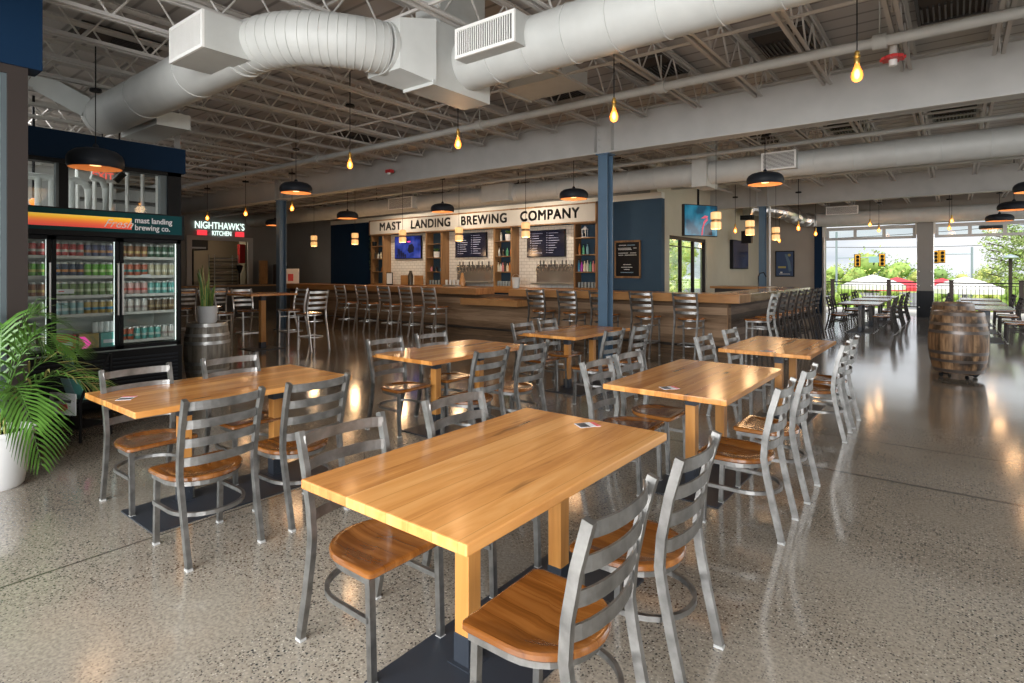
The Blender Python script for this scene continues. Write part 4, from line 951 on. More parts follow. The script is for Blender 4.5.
t = thing('lantern', 'white wooden lantern on the top shelf of the rightmost bar unit', 'lantern', (-8.13, SY + .14, 2.54)); m = MB()
for sx in (-.06, .05):
    for sy in (-.06, .05): m.box(sx, sx + .012, sy, sy + .012, 0, .24)
m.box(-.07, .07, -.07, .07, 0, .02); m.box(-.07, .07, -.07, .07, .22, .24); m.lathe([(.09, .24), (.02, .31), (0, .33)], 4); m.build('frame', 'pot_white', t); MB().lathe([(0, .02), (.03, .02), (.03, .12), (0, .12)], 10).build('candle', 'black', t)
def glass_row(ui, n, where):
    a, c_ = units[ui]
    for k in range(n):
        t = MB().lathe([(0, 0), (.035, 0), (.04, .15), (.036, .15), (.031, .01), (0, .01)], 10).build('beer_glass', 'glassware'); t.location = (a + (k + .5) * (c_ - a) / n, SY + .12, Z0 + .03)
        tag(t, 'clear beer glass in a row on the bottom shelf of the %s' % where, 'glass', 'beer glasses on the %s' % where)
glass_row(3, 6, 'rightmost bar unit'); glass_row(2, 6, 'unit between menu televisions'); glass_row(1, 5, 'second bar unit')
# things on the bar
t = thing('menu_stand', 'small framed white notice standing at the left end of the bar', 'sign', (-16.05, 13.45, 1.12)); MB().box(-.17, .17, 0, .02, 0, .44).build('frame', 'black', t); MB().box(-.14, .14, -.004, 0, .03, .41).build('sheet', 'card_white', t)
for x, l in ((-15.25, 'left'), (-14.55, 'right')):
    t = thing('wooden_board', 'light wooden box %s of the dark growler at the back bar' % l, 'board', (x, 13.45, 1.12)); MB().box(-.2, .2, 0, .05, 0, .34).build('board', 'counter_wood', t)
t = thing('growler', 'dark growler bottle between two light boxes', 'bottle', (-14.9, 13.42, 1.12)); MB().lathe([(0, 0), (.09, .01), (.095, .33), (.05, .44), (.045, .5), (0, .5)], 14).build('bottle_body', 'bottle_7', t)
t = thing('glass_rack', 'small rack of shiny clean glasses by the middle taps', 'rack', (-12.6, 13.1, 1.12)); MB().box(-.28, .28, -.15, .15, 0, .05).build('tray', 'steel_light', t)
for k in range(6): MB().lathe([(0, 0), (.035, 0), (.04, .16), (0, .16)], 8, (-.2 + .08 * k, (-.05, .05)[k % 2], .05)).build('tumbler', 'clear_plastic', t)
t = thing('ice_bucket', 'white metal bucket on the bar beside the right taps', 'bucket', (-9.9, 12.9, 1.12)); MB().lathe([(0, 0), (.09, 0), (.12, .3), (.125, .31), (.11, .3), (.08, .02), (0, .02)], 18).build('bucket_body', 'clear_plastic', t); MB().sweep([(.12 * math.cos(a), 0, .3 + .1 * math.sin(a)) for a in [PI * i / 10 for i in range(11)]], .008, .008).build('handle', 'steel_light', t)
t = thing('wooden_pitcher', 'wooden jug standing before the middle taps', 'jug', (-12.35, 13.3, 1.12)); MB().lathe([(0, 0), (.1, .01), (.11, .1), (.06, .3), (.04, .42), (0, .44)], 14).build('jug_body', 'counter_wood', t)
t = thing('bar_faucet', 'black arched faucet behind the wing of the bar', 'faucet', (-4.2, 16.2, .95)); MB().sweep([(0, 0, 0), (0, 0, .5), (.04, 0, .6), (.14, 0, .62), (.2, 0, .5)], .03, .03, round_=8).build('spout', 'black', t)
c = thing('bar_back_counter', 'inner service counter behind the wing of the bar', 'counter', (0, 0, 0)); MB().box(-5.4, -4.1, 16.3, 17.2, 0, 1.12).build('counter_body', 'steel_dark', c); MB().box(-5.5, -4.0, 16.2, 17.3, 1.12, 1.18).build('counter_slab', 'counter_wood', c)

# menu board, wall art, ceiling television
t = thing('chalkboard', 'black letter board with wooden frame on the blue wall', 'menu board', (-6.94, BY - .05, 1.44)); MB().box(-.36, .36, 0, .05, 0, .97).build('board', 'black', t)
f = MB(); f.box(-.38, .38, -.012, .03, -.02, .03); f.box(-.38, .38, -.012, .03, .94, .99); f.box(-.38, -.34, -.012, .03, 0, .97); f.box(.34, .38, -.012, .03, 0, .97); f.build('frame', 'shelf_wood', t)
g = MB().use('board_text')
for z, x0, x1, mt in ((.85, -.25, -.03, 'board_text'), (.85, .0, .22, 'board_blue'), (.77, -.28, .1, 'board_text'), (.77, .17, .26, 'board_text'), (.735, -.27, .12, 'board_text'), (.64, -.27, .02, 'board_text'), (.64, .08, .25, 'board_text'), (.585, -.26, -.12, 'board_text'), (.585, -.08, .26, 'board_text'), (.33, -.12, .1, 'board_text'), (.26, -.18, .14, 'board_text'), (.2, -.1, .06, 'board_text'), (.12, -.2, .17, 'board_blue')):
    g.use(mt); x = x0
    while x < x1: w_ = random.uniform(.012, .022); g.box(x, min(x + w_, x1), -.004, 0, z, z + .022); x += w_ + .008
g.build('lettering', None, t)
t = thing('ceiling_television', 'television hanging from the ceiling showing a teal picture', 'television', (-4.87, 13.72, 2.45), math.radians(63))
t.scale = (.80, 1, .98)
MB().box(-.66, .66, 0, .09, 0, .78).build('housing', 'black', t, bevel=.008); MB().box(-.64, .64, -.005, 0, .02, .76).build('screen', 'screen_teal', t)
g = MB().use('screen_red'); g.prism([(.0, .03), (.03, .22), (.12, .40), (.25, .46), (.25, .40), (.14, .32), (.07, .18), (.06, .03)], 'y', -.009, -.005); g.use('screen_dark').prism([(.12, .03), (.14, .26), (.3, .34), (.42, .2), (.44, .03)], 'y', -.009, -.005); g.use('screen_red').prism([(-.02, .44), (.14, .52), (.28, .50), (.2, .45)], 'y', -.009, -.005); g.build('picture', None, t)
MB().tube((0, .1, .6), (0, .1, 2.1), .03).build('ceiling_pole', 'black', t)
t = thing('wall_television', 'dark television on the cream wall beyond the garden door', 'television', (AX + .1, 21.2, 1.68)); MB().box(-.1, .02, -.92, .92, 0, 1.02).build('housing', 'black', t, bevel=.01); MB().box(.02, .025, -.89, .89, .03, .99).build('screen', 'screen_dark', t)
t = thing('framed_poster', 'dark blue framed poster on the far beige wall', 'picture', (-5.37, GY - .05, 1.38)); MB().box(-.35, .35, 0, .045, 0, 1.03).build('frame', 'black', t); MB().box(-.31, .31, -.004, 0, .04, .99).build('print', 'art_blue', t)
g = MB().use('art_gold'); g.lathe([(0, 0), (.055, 0)], 12, (0, 0, 0)); g = MB().use('art_gold'); g.prism([(.17 + .055 * math.cos(a), .86 + .055 * math.sin(a)) for a in [2 * PI * k / 12 for k in range(12)]], 'y', -.008, -.004); g.box(-.24, .05, -.008, -.004, .34, .42); g.use('column_blue').prism([(.0, .9), (.08, .9), (.2, .6), (.26, .25), (.16, .2), (.1, .55)], 'y', -.008, -.004); g.use('board_text').box(-.2, .2, -.008, -.004, .1, .12); g.box(-.16, -.08, -.008, -.004, .14, .2); g.build('artwork', None, t)
t = thing('wall_speaker', 'black loudspeaker hung by the far blue column', 'speaker', (-5.6, 20.2, 2.55)); MB().box(-.16, .16, -.12, .12, 0, .42).build('cabinet', 'black', t, bevel=.01); MB().tube((0, 0, .42), (0, 0, .9), .02).build('bracket', 'black', t); MB().box(-.2, .2, -.1, .1, .8, .95).build('mount', 'black', t)
for x, z, l in ((-17.62, 1.45, 'upper'), (-17.62, 1.25, 'lower')):
    t = thing('wall_switch', '%s white switch plate on the navy wall left of the shelves' % l, 'switch', (x, BY - .012, z)); MB().box(-.07, .07, 0, .012, 0, .14).build('plate', 'white', t); MB().box(-.02, .02, -.006, 0, .04, .1).build('rocker', 'offwhite', t)
# kitchen sign and kitchen
t = thing('neon_sign', 'glowing neon sign over the kitchen serving window', 'sign', (KX + .06, 11.1, 3.06))
text('neon_lettering', "NIGHTHAWK'S", .40, 'glow_white', t, (.03, .05, .39), (R90, 0, R90), .006, 0, sx=.74)
text('neon_lettering', "KITCHEN", .27, 'glow_white', t, (.03, .11, .09), (R90, 0, R90), .006, 0, sx=.70)
MB().box(.0, .02, -.85, -.47, -.0, .2).build('red_bar', 'glow_red', t); MB().box(.0, .02, .68, 1.05, -.0, .2).build('red_bar', 'glow_red', t)
MB().box(-.06, 0, -.9, .9, .15, .2).build('mounting_rail', 'trim_grey', t)
l = bpy.data.lights.new('kitchen_lamp', 'POINT'); l.energy = 60; l.color = (1, .85, .65); l.shadow_soft_size = .3; o = bpy.data.objects.new('kitchen_lamp', l); COL.objects.link(o); o.location = (-25.3, 11.2, 2.9)
t = thing('kitchen_rack', 'tall wire rack of trays inside the kitchen window', 'rack', (-25.0, 11.8, 0)); m = MB()
for y in (-.5, .5):
    for x in (-.25, .25): m.tube((x, y, 0), (x, y, 2.3), .02, 6)
m.build('upright', 'steel_light', t)
for k in range(14): MB().box(-.25, .25, -.5, .5, .3 + k * .14, .35 + k * .14).build('tray', ('steel_dark', 'wet_metal')[k % 2], t)
t = thing('kitchen_shelf', 'dark kitchen shelving at the left of the serving window', 'shelf', (-25.6, 10.3, 0))
MB().box(-.3, .3, -.6, .4, 2.0, 2.05).box(-.3, .3, -.6, .4, 1.4, 1.45).box(-.3, .3, -.6, -.55, 0, 2.6).box(-.3, .3, .35, .4, 0, 2.9).build('shelf_frame', 'black', t); MB().box(-.2, .2, -.5, .3, 1.45, 1.85).build('appliance', 'steel_dark', t)
t = thing('kitchen_hood', 'dark steel hood over the kitchen line inside the window', 'hood', (-26.0, 11.0, 0)); MB().box(-.8, .9, -1.9, .2, 2.5, 3.15).build('hood_body', 'steel_dark', t, bevel=.03); MB().box(.9, .92, -1.8, .1, 2.55, 2.62).build('hood_lip', 'steel_light', t)
t = thing('kitchen_column', 'cream column at the right inside the kitchen window', 'column', (-25.5, 13.12, 0)); MB().box(-.3, .3, -.25, .25, .05, 3.2).build('column_body', 'cream_wall', t)
t = thing('fire_blanket', 'red cabinet on the kitchen wall seen through the window', 'cabinet', (-25.2, 12.67, 1.95)); MB().box(-.1, .1, -.13, .13, 0, .85).build('cabinet_body', 'red', t, bevel=.02)
t = thing('kitchen_lamp_stand', 'black tall kitchen lamp in the serving window', 'lamp', (-24.6, 12.3, .05)); t.scale = (1, 1, 2.1); MB().tube((0, 0, 0), (0, 0, .75), .03).lathe([(.05, .7), (.14, .85), (0, .88)], 10).build('stem', 'black', t)
# service counter left of the column
t = thing('service_counter', 'low dark counter with wood edge before the kitchen window', 'counter', (-22.6, 10.9, 0)); MB().box(-.4, .4, -2.6, 2.7, 0, 1.0).build('counter_body', 'steel_dark', t); MB().box(-.45, .45, -2.7, 2.75, 1.0, 1.05).build('counter_slab', 'shelf_wood', t)
t = thing('drink_dispenser', 'dark drink dispenser at the end of the kitchen counter', 'dispenser', (-22.7, 13.1, 1.05)); MB().box(-.2, .2, -.22, .22, 0, .85).build('body', 'steel_dark', t, bevel=.02); MB().box(-.02, .25, -.18, .18, .5, .8).build('hood', 'black', t); MB().lathe([(0, .86), (.16, .86), (.18, 1.1), (0, 1.12)], 12).build('hopper', 'bottle_clear', t)
t = thing('wooden_cabinet', 'pale wooden cutting board stack by the kitchen window edge', 'board', (-23.1, 12.55, 1.05)); MB().box(-.05, .05, -.17, .17, 0, 1.0).build('board', 'counter_wood', t)
t = thing('menu_sign', 'white and red framed notice right of the left blue column', 'sign', (-17.9, 10.7, CZ), .5); MB().box(-.3, .3, 0, .03, 0, .5).build('frame', 'card_white', t); MB().box(-.1, .1, -.004, 0, .08, .32).build('print', 'card_red', t)
# ================================================================== beer cooler
FX = -7.66; FZ = 0
c = thing('beer_cooler', 'black three-door glass beer cooler with an orange and teal lit header', 'cooler', (0, 0, 0))
y0, y1 = 1.12, 3.10; D = .8
b = MB(); b.box(FX - D, FX - .05, y0, y0 + .04, 0, 2.04); b.box(FX - D, FX - .05, y1 - .04, y1, 0, 2.04); b.box(FX - D, FX - .05, y0, y1, 1.985, 2.04); b.box(FX - D, FX - D + .04, y0, y1, 0, 2.04); b.box(FX - D, FX - .05, y0, y1, .05, .68)
b.build('cabinet_shell', 'black', c)
MB().box(FX - D + .04, FX - D + .05, y0 + .04, y1 - .04, .69, 1.98).box(FX - D + .04, FX - .06, y0 + .04, y0 + .05, .69, 1.98).box(FX - D + .04, FX - .06, y1 - .05, y1 - .04, .69, 1.98).box(FX - D + .04, FX - .06, y0 + .04, y1 - .04, .68, .69).build('liner', 'cooler_inside', c)
MB().box(FX - .06, FX, y0, y1, .08, .68).build('grille_panel', 'black', c)
g = MB()
for k in range(11): g.box(FX, FX + .012, y0 + .05, y1 - .05, .13 + k * .045, .15 + k * .045)
g.build('grille_slats', 'matte_black', c)
MB().box(FX - .07, FX + .04, y0 - .01, y1 + .01, 2.0, 2.05).box(FX - .2, FX + .04, y0 - .01, y1 + .01, 2.05, 2.30).build('header_box', 'black', c)
MB().box(FX + .04, FX + .046, y0 + .01, y1 - .02, 2.055, 2.285).build('header_panel', 'teal_dark', c)
hb = MB().box(FX + .046, FX + .049, y0 + .02, 2.53, 2.095, 2.225).build('header_print', 'banner_print', c)
def ht(n, s_, sz, y, z, **k): return text(n, s_, sz, 'card_white', c, (FX + .052, y, z), (R90, 0, R90), .002, **k)
ht('header_lettering', 'Fresh', .13, 2.39, 2.15, shear=.5, align='CENTER', bold=.0)
ht('header_lettering', 'mast landing', .092, 2.56, 2.205, align='LEFT', bold=.0012, sx=.88); ht('header_lettering', 'brewing co.', .092, 2.56, 2.12, align='LEFT', bold=.0012, sx=.88)
text('brand_plate', 'Fresh', .03, 'steel_light', c, (FX + .01, 2.0, 2.02), (R90, 0, R90), .002)
doors = ((1.14, 1.79), (1.80, 2.42), (2.43, 3.08))
for i, (a, b_) in enumerate(doors):
    d = MB(); d.box(FX - .04, FX, a, a + .035, .70, 1.99); d.box(FX - .04, FX, b_ - .035, b_, .70, 1.99); d.box(FX - .04, FX, a, b_, .70, .74); d.box(FX - .04, FX, a, b_, 1.95, 1.99)
    o = d.build('door', 'black', c); MB().box(FX - .022, FX - .018, a + .035, b_ - .035, .74, 1.95).build('door_glass', 'window_glass', o)
    MB().box(FX, FX + .035, a + .01 if i == 2 else b_ - .025, a + .025 if i == 2 else b_ - .01, 1.1, 1.7).build('door_handle', 'steel_light', o)
    MB().box(FX - .075, FX - .06, a + .022, a + .032, .75, 1.95).box(FX - .075, FX - .06, b_ - .032, b_ - .022, .75, 1.95).build('led_strip', 'cooler_led', o)
SH = (1.775, 1.555, 1.335, 1.125, .93)
for i, (a, b_) in enumerate(doors):
    for z in SH[:4] + ((.79,) if i != 1 else ()):
        m = MB().box(FX - D + .08, FX - .065, a + .02, b_ - .02, z - .018, z - .006).box(FX - .066, FX - .062, a + .02, b_ - .02, z - .028, z + .004); m.build('wire_shelf', 'white', c)
cans = {'red': (.55, .03, .03), 'black': (.03, .03, .035), 'multi': (.10, .11, .22), 'amber': (.32, .13, .05), 'dkgreen': (.04, .12, .06), 'orange': (.75, .22, .03), 'lime': (.15, .45, .05), 'blueblack': (.03, .06, .13), 'brtgreen': (.16, .52, .04), 'coral': (.55, .13, .06), 'cream': (.60, .55, .36), 'hop': (.22, .33, .12), 'whitered': (.72, .45, .42), 'teal': (.15, .48, .44), 'skyblue': (.32, .52, .55), 'motley': (.5, .35, .10), 'white': (.70, .66, .62), 'brown': (.16, .10, .05), 'greenwhite': (.35, .5, .2)}
band = {'red': (.7, .6, .55), 'black': (.3, .3, .3), 'multi': (.6, .25, .1), 'amber': (.65, .45, .15), 'dkgreen': (.5, .55, .5), 'orange': (.6, .6, .1), 'lime': (.75, .7, .2), 'blueblack': (.65, .25, .06), 'brtgreen': (.6, .75, .3), 'coral': (.05, .3, .28), 'cream': (.75, .72, .6), 'hop': (.6, .65, .4), 'whitered': (.7, .12, .1), 'teal': (.6, .7, .66), 'skyblue': (.65, .7, .7), 'motley': (.05, .25, .45), 'white': (.5, .4, .38), 'brown': (.4, .3, .15), 'greenwhite': (.75, .75, .65)}
cname = {'multi': 'dark multicoloured', 'dkgreen': 'dark green', 'blueblack': 'black and blue', 'brtgreen': 'bright green', 'coral': 'coral and teal', 'hop': 'leafy green', 'whitered': 'white and red', 'skyblue': 'pale blue', 'motley': 'zigzag multicoloured', 'greenwhite': 'green and white'}
cproto = {}
for k in cans: mat('can_' + k, cans[k], .3, .1); mat('canband_' + k, band[k], .3, .1)
def can(k):
    m = MB(); m.use('steel_light').lathe([(0, 0), (.026, 0), (.033, .012)], 12, cap=False); m.use('can_' + k).lathe([(.033, .012), (.033, .05)], 12, cap=False)
    m.use('canband_' + k).lathe([(.033, .05), (.033, .078)], 12, cap=False); m.use('can_' + k).lathe([(.033, .078), (.033, .138)], 12, cap=False); m.use('steel_light').lathe([(.033, .138), (.027, .153), (.027, .157), (.0, .155)], 12, cap=False)
    return m
dn = ('left', 'middle', 'right'); sn = ('top', 'second', 'third', 'fourth', 'bottom')
runs = [(0, 0, ['black'] * 1 + ['red'] * 2), (1, 0, ['red'] * 4 + ['multi'] * 4), (2, 0, ['amber'] * 4 + ['dkgreen'] * 4), (0, 1, ['orange'] + ['lime'] * 2), (1, 1, ['blueblack'] * 4 + ['brtgreen'] * 4), (2, 1, ['coral'] * 4 + ['cream'] * 4),
        (0, 2, ['amber'] * 3), (1, 2, ['hop'] * 8), (2, 2, ['whitered'] * 4 + ['teal'] * 4), (0, 3, ['greenwhite'] * 3), (1, 3, ['skyblue'] * 4 + ['motley'] * 4), (2, 3, ['white'] * 4 + ['brown'] * 4), (0, 4, ['orange'] * 2 + ['cream'] * 2), (2, 4, ['coral'] * 2 + ['teal'] * 4 + ['white'] * 2)]
for di, si, seq in runs:
    a, b_ = doors[di]; z = SH[si] if si < 4 else .79; n = 8
    for row in (0, 1):
        for j, k in enumerate(seq):
            q = j if di else j + 8 - len(seq)
            y = a + .065 + q * (b_ - a - .13) / 7
            if k not in cproto: o = can(k).build('beer_can'); cproto[k] = o; o['category'] = 'can'
            else: o = cproto[k].copy(); COL.objects.link(o)
            o.location = (FX - .112 - row * .085, y, z - .005)
            lab = '%s beer can on the %s shelf behind the %s cooler door%s' % (cname.get(k, k), sn[si], dn[di], ', front row' if row == 0 else ', second row')
            o['label'] = lab; o['group'] = '%s beer cans on the %s shelf, %s door, row %d' % (cname.get(k, k), sn[si], dn[di], row + 1)
for y, w, col, bd, l in ((1.93, .2, 'can_red', 'card_white', 'red'), (2.15, .19, 'motley', 'screen_pink', 'zigzag pink yellow and blue'), (2.34, .15, 'teal', 'card_white', 'teal')):
    t = thing('beer_carton', '%s beer carton on the floor of the cooler, middle door' % l, 'box', (FX - .19, y, .69)); m = MB().use(col if col in M else 'can_' + col).box(-.11, .11, -w / 2, w / 2, 0, .21); m.build('carton', None, t, bevel=.004)
    s_ = MB().use(bd)
    if 'zig' in l: s_.prism([(-.09, .02), (-.03, .1), (-.09, .18), (-.04, .18), (.02, .1), (-.04, .02)], 'x', .11, .113); s_.use('art_gold').prism([(0, .02), (.06, .1), (0, .18), (.04, .18), (.09, .1), (.04, .02)], 'x', .11, .113)
    else: s_.box(.11, .113, -w * .35, w * .35, .09, .13)
    s_.build('carton_print', None, t)
for k in range(4):
    t = MB().lathe([(0, 0), (.03, 0), (.03, .12), (0, .125)], 10).build('beer_can', 'clear_plastic'); t.location = (FX - .13, 2.22 + .055 * k, .905); tag(t, 'silver can standing on the cartons in the middle cooler door', 'can', 'silver cans on the cartons')
t = thing('price_tag', 'white shelf label with red and blue print on the third cooler shelf', 'label', (FX - .075, 1.93, 1.36)); MB().box(0, .004, -.08, .08, 0, .05).build('tag_card', 'card_white', t); MB().box(.004, .005, -.06, -.01, .02, .03).build('tag_print', 'card_red', t)
t = thing('price_tag', 'small white shelf label on the right cooler door shelf', 'label', (FX - .06, 2.72, 1.53)); MB().box(0, .004, -.05, .05, 0, .04).build('tag_card', 'card_white', t)

# brewhouse pipes behind the window
t = thing('brewhouse_pipes', 'white insulated pipes behind the window above the cooler', 'pipes', (-11.2, 0, 0)); 
MB().sweep([(0, -3, 3.07), (0, 2.95, 3.07), (0, 3.05, 3.04), (0, 3.10, 2.95), (0, 3.10, 2.3)], .11, .11, round_=14).build('pipe_run', 'white', t)
for y in (2.45, 2.62, 2.88): MB().tube((.02, y, 3.05), (.02, y, .8), .045, 12).build('drop_pipe', 'white', t)
MB().tube((0, 3.1, 2.3), (0, 3.1, .8), .025, 8).build('drop_pipe', 'white', t)
MB().sweep([(.3, 3.05, 3.12), (.3, 3.2, 3.08), (.3, 3.25, 2.95), (.3, 3.25, 2.35)], .10, .10, round_=12).build('pipe_run', 'white', t)
MB().sweep([(-1.0, -3, 2.8), (-1.0, 2.5, 2.8), (-1.0, 2.6, 2.7), (-1.0, 2.62, 1)], .10, .10, round_=12).build('pipe_run', 'white', t)
t = thing('brewhouse_racking', 'white vertical posts and shelving in the dim room behind the window', 'racking', (-12.9, 4.3, 0))
for k in range(6): MB().tube((0, -.9 + k * .27, 0), (0, -.9 + k * .27, 3.9), .035, 8).build('post', 'white', t)
for z in (1.2, 1.8, 2.3, 2.65, 2.95, 3.25, 3.55, 3.85): MB().box(-.3, .0, -1.0, .5, z, z + .05).build('shelf_board', 'steel_dark', t)
t = thing('exit_sign', 'small exit sign hanging behind the window', 'sign', (-12.0, 3.53, 3.2)); MB().tube((0, 0, .2), (0, 0, 1.3), .01, 6).build('hanger_rod', 'black', t); MB().box(-.03, .03, -.16, .16, 0, .2).build('housing', 'white', t); text('exit_lettering', 'EXIT', .16, 'exit_red', t, (.035, 0, .1), (R90, 0, R90), .002, .002)
t = thing('spotlight', 'black track spotlight behind the window', 'lamp', (-10.3, 3.2, 3.0)); MB().tube((0, 0, .0), (.05, .1, .14), .05, 10).tube((.02, .05, .1), (.02, .05, 1.5), .012, 6).build('spot_body', 'black', t)
t = thing('work_lamp', 'small warm bulb glowing behind the window at far left', 'lamp', (-12.0, 2.57, 2.75)); MB().ball((0, 0, 0), .06).build('glass_globe', 'bulb', t); MB().tube((0, 0, .07), (0, 0, 1.75), .02).build('lamp_stem', 'black', t)
l = bpy.data.lights.new('brewhouse_light', 'AREA'); l.energy = 170; l.size = 3; o = bpy.data.objects.new('brewhouse_light', l); COL.objects.link(o); o.location = (-13.5, 1.5, 4.4)

# ================================================================== lamps
def make_bulb(drop, ztop):
    t = thing('pendant_bulb', 'x', 'lamp'); 
    MB().lathe([(0, drop), (.062, drop), (.065, drop - .028), (.02, drop - .036), (0, drop - .036)], 16).build('ceiling_canopy', 'black', t)
    MB().tube((0, 0, .16), (0, 0, drop - .03), .005, 6).build('cord', 'black', t)
    MB().lathe([(0, .175), (.012, .17), (.02, .155), (.014, .145), (.024, .135), (.024, .12), (.018, .115), (.022, .10), (.018, .07), (0, .07)], 12).build('brass_socket', 'brass', t)
    g = MB().lathe([(.016, .072), (.022, .045), (.038, .005), (.042, -.025), (.034, -.052), (.018, -.066), (0, -.07)], 14).build('glass_bulb', 'bulb', t)
    MB().lathe([(0, .035), (.015, .02), (.021, -.01), (.015, -.04), (0, -.048)], 8).build('filament', 'filament', g)
    MB().tube((0, 0, drop), (0, 0, 4.52 - 3.14), .008, 6).build('mounting_rod', 'black', t)
    return t
bulb0 = make_bulb(.85, 0); first_b = [True]
GB = 'bare amber filament bulbs on black cords'
def bulb(x, y, z, label, s=1.0):
    if first_b[0]: first_b[0] = False; o = bulb0; o.location = (x, y, z); tag(o, label, None, GB)
    else: o = dup(bulb0, (x, y, z), None, label, GB)
    o.scale = (s, s, 1)
    return o
def at(u, v, z):
    a_ = math.radians(37.9); Z = 570. * (1.61 - z) / (v - 271.); k = (u - 512) / 570. * Z
    return (-math.sin(a_) * Z + math.cos(a_) * k, math.cos(a_) * Z + math.sin(a_) * k)
BL = [(857, 73, 'bare amber bulb near the upper right, largest of all'), (614, 115, 'bare amber bulb hanging just above the near blue column'), (458, 143, 'bare amber bulb hanging below the duct plenum box'), (350, 164, 'bare amber bulb under the near joists, second dome lamp to its left'),
      (292, 208, 'bare amber bulb at the left blue column below a dome lamp'), (245.6, 213.3, 'bare amber bulb above the right of the neon kitchen sign'), (207.3, 217.7, 'bare amber bulb above the left of the neon kitchen sign'),
      (735.3, 230.4, 'bare amber bulb left of the far blue column'), (779.3, 240, 'bare amber bulb over the framed poster'), (798.4, 227.7, 'bare amber bulb under the silver flex duct'), (815.7, 233.4, 'bare amber bulb beside the left garage jamb'),
      (870, 224.2, 'bare amber bulb before the left garage door, upper'), (878.9, 230, 'bare amber bulb before the left garage door, lower'), (951.8, 220.5, 'bare amber bulb right of the garage pillar, upper'), (949.3, 227.9, 'bare amber bulb right of the garage pillar, lower')]
BZ = {7: 2.85, 8: 2.70, 9: 2.85, 10: 2.85, 12: 3.0, 14: 3.0}
for i, (u, v, l_) in enumerate(BL):
    z = BZ.get(i, 3.14); x, y = at(u, v, z); o = bulb(x, y, z, l_, 1.0 if i < 4 else 1.25)
    if z < 3.1: o.scale.z = (4.52 - z) / 1.38
def make_dome():
    t = thing('dome_pendant', 'x', 'lamp')
    prof = [(.282, 0), (.297, .03), (.302, .07), (.296, .11), (.272, .152), (.22, .188), (.14, .208), (.05, .216), (0, .217)]
    inner = [(0, .205), (.13, .196), (.21, .177), (.262, .145), (.287, .108), (.293, .07), (.288, .03), (.277, 0)]
    MB().lathe(prof, 36).build('dome_shade', 'matte_black', t)
    s = kids(t)[0]
    MB().lathe(inner, 36, cap=False).build('shade_lining', 'shade_inner', s)
    MB().lathe([(0, .03), (.06, .03), (.075, .07), (.05, .11), (0, .12)], 16).build('lamp_globe', 'lamp_warm', t)
    MB().lathe([(0, .21), (.035, .21), (.03, .25), (.008, .27), (0, .27)], 12).build('lamp_cap', 'matte_black', t)
    MB().tube((0, 0, .24), (0, 0, .84), .006, 6).build('cord', 'black', t)
    MB().lathe([(0, .86), (.065, .86), (.065, .83), (0, .82)], 14).build('ceiling_canopy', 'black', t)
    MB().tube((0, 0, .84), (0, 0, 1.4), .008, 6).build('mounting_rod', 'black', t)
    return t
# open-bottomed shade: remove the cap face that lathe() puts over the rim
dome0 = make_dome()
for ch in kids(dome0):
    if ch.name.startswith('dome_shade'):
        bm = bmesh.new(); bm.from_mesh(ch.data); bmesh.ops.delete(bm, geom=[f for f in bm.faces if len(f.verts) > 20], context='FACES'); bm.to_mesh(ch.data); bm.free()
DL = [(95.6, 168.5, 2.72, .87, 'large black dome lamp hanging in front of the cooler window'), (296, 193, 3.12, 1, 'black dome lamp above the left blue column'), (347.5, 218.5, 3.12, 1, 'black dome lamp left of the bar sign over the navy wall'), (442.5, 212, 3.12, 1, 'black dome lamp over the words of the bar sign'),
      (573.7, 199, 3.12, 1, 'black dome lamp left of the near blue column'), (765, 184.5, 3.12, 1, 'black dome lamp under the vent of the second duct'), (1033, 192, 3.12, 1, 'black dome lamp cut by the right edge of the picture'), (1014, 210, 3.12, 1.1, 'second dome lamp of the receding row at right'),
      (999.5, 221, 3.12, 1.15, 'third dome lamp of the receding row at right'), (991, 229, 3.12, 1.15, 'farthest dome lamp of the receding row at right'), (275, 225.5, 3.12, 1, 'dark dome lamp half hidden behind the left blue column')]
def lamp_light(x, y, z, e, r):
    l = bpy.data.lights.new('lamp_light', 'POINT'); l.energy = e; l.color = (1.0, .62, .32); l.shadow_soft_size = r
    o = bpy.data.objects.new('lamp_light', l); COL.objects.link(o); o.location = (x, y, z)
for i, (u, v, l_) in enumerate(BL):
    z = BZ.get(i, 3.14); x, y = at(u, v, z); lamp_light(x, y, z - .14, 4.5, .10)
GD = 'black dome pendant lamps'
for i, (u, v, z, s, l_) in enumerate(DL):
    x, y = at(u, v, z)
    if i == 0: o = dome0; o.location = (x, y, z); tag(o, l_, None, GD)
    else: o = dup(dome0, (x, y, z), None, l_, GD)
    o.scale = (s, s, 1)
    if i == 0: o.scale = (.87, .87, 1)
    lamp_light(x, y, z - .03, 2 if i == 0 else 7, .16)
def make_pend():
    t = thing('glass_pendant', 'x', 'lamp')
    for z0 in (0, .165): MB().lathe([(.066, z0), (.078, z0 + .01), (.078, z0 + .115), (.066, z0 + .125)], 16).build('glass_shade', 'pendant_glass', t)
    MB().lathe([(.064, .12), (.070, .145), (.064, .17)], 16).build('metal_band', 'pendant_band', t); MB().tube((0, 0, .3), (0, 0, 1.85), .004, 5).build('cord', 'black', t)
    MB().lathe([(0, .3), (.05, .3), (.055, .29)], 12).build('lamp_cap', 'pendant_band', t)
    return t
pend0 = make_pend()
a_ = math.radians(37.9)
def ray(u, X=None, Y=None):
    k = (u - 512) / 570.; rx = -math.sin(a_) + math.cos(a_) * k; ry = math.cos(a_) + math.sin(a_) * k; Z = X / rx if X is not None else Y / ry
    return rx * Z, ry * Z, Z
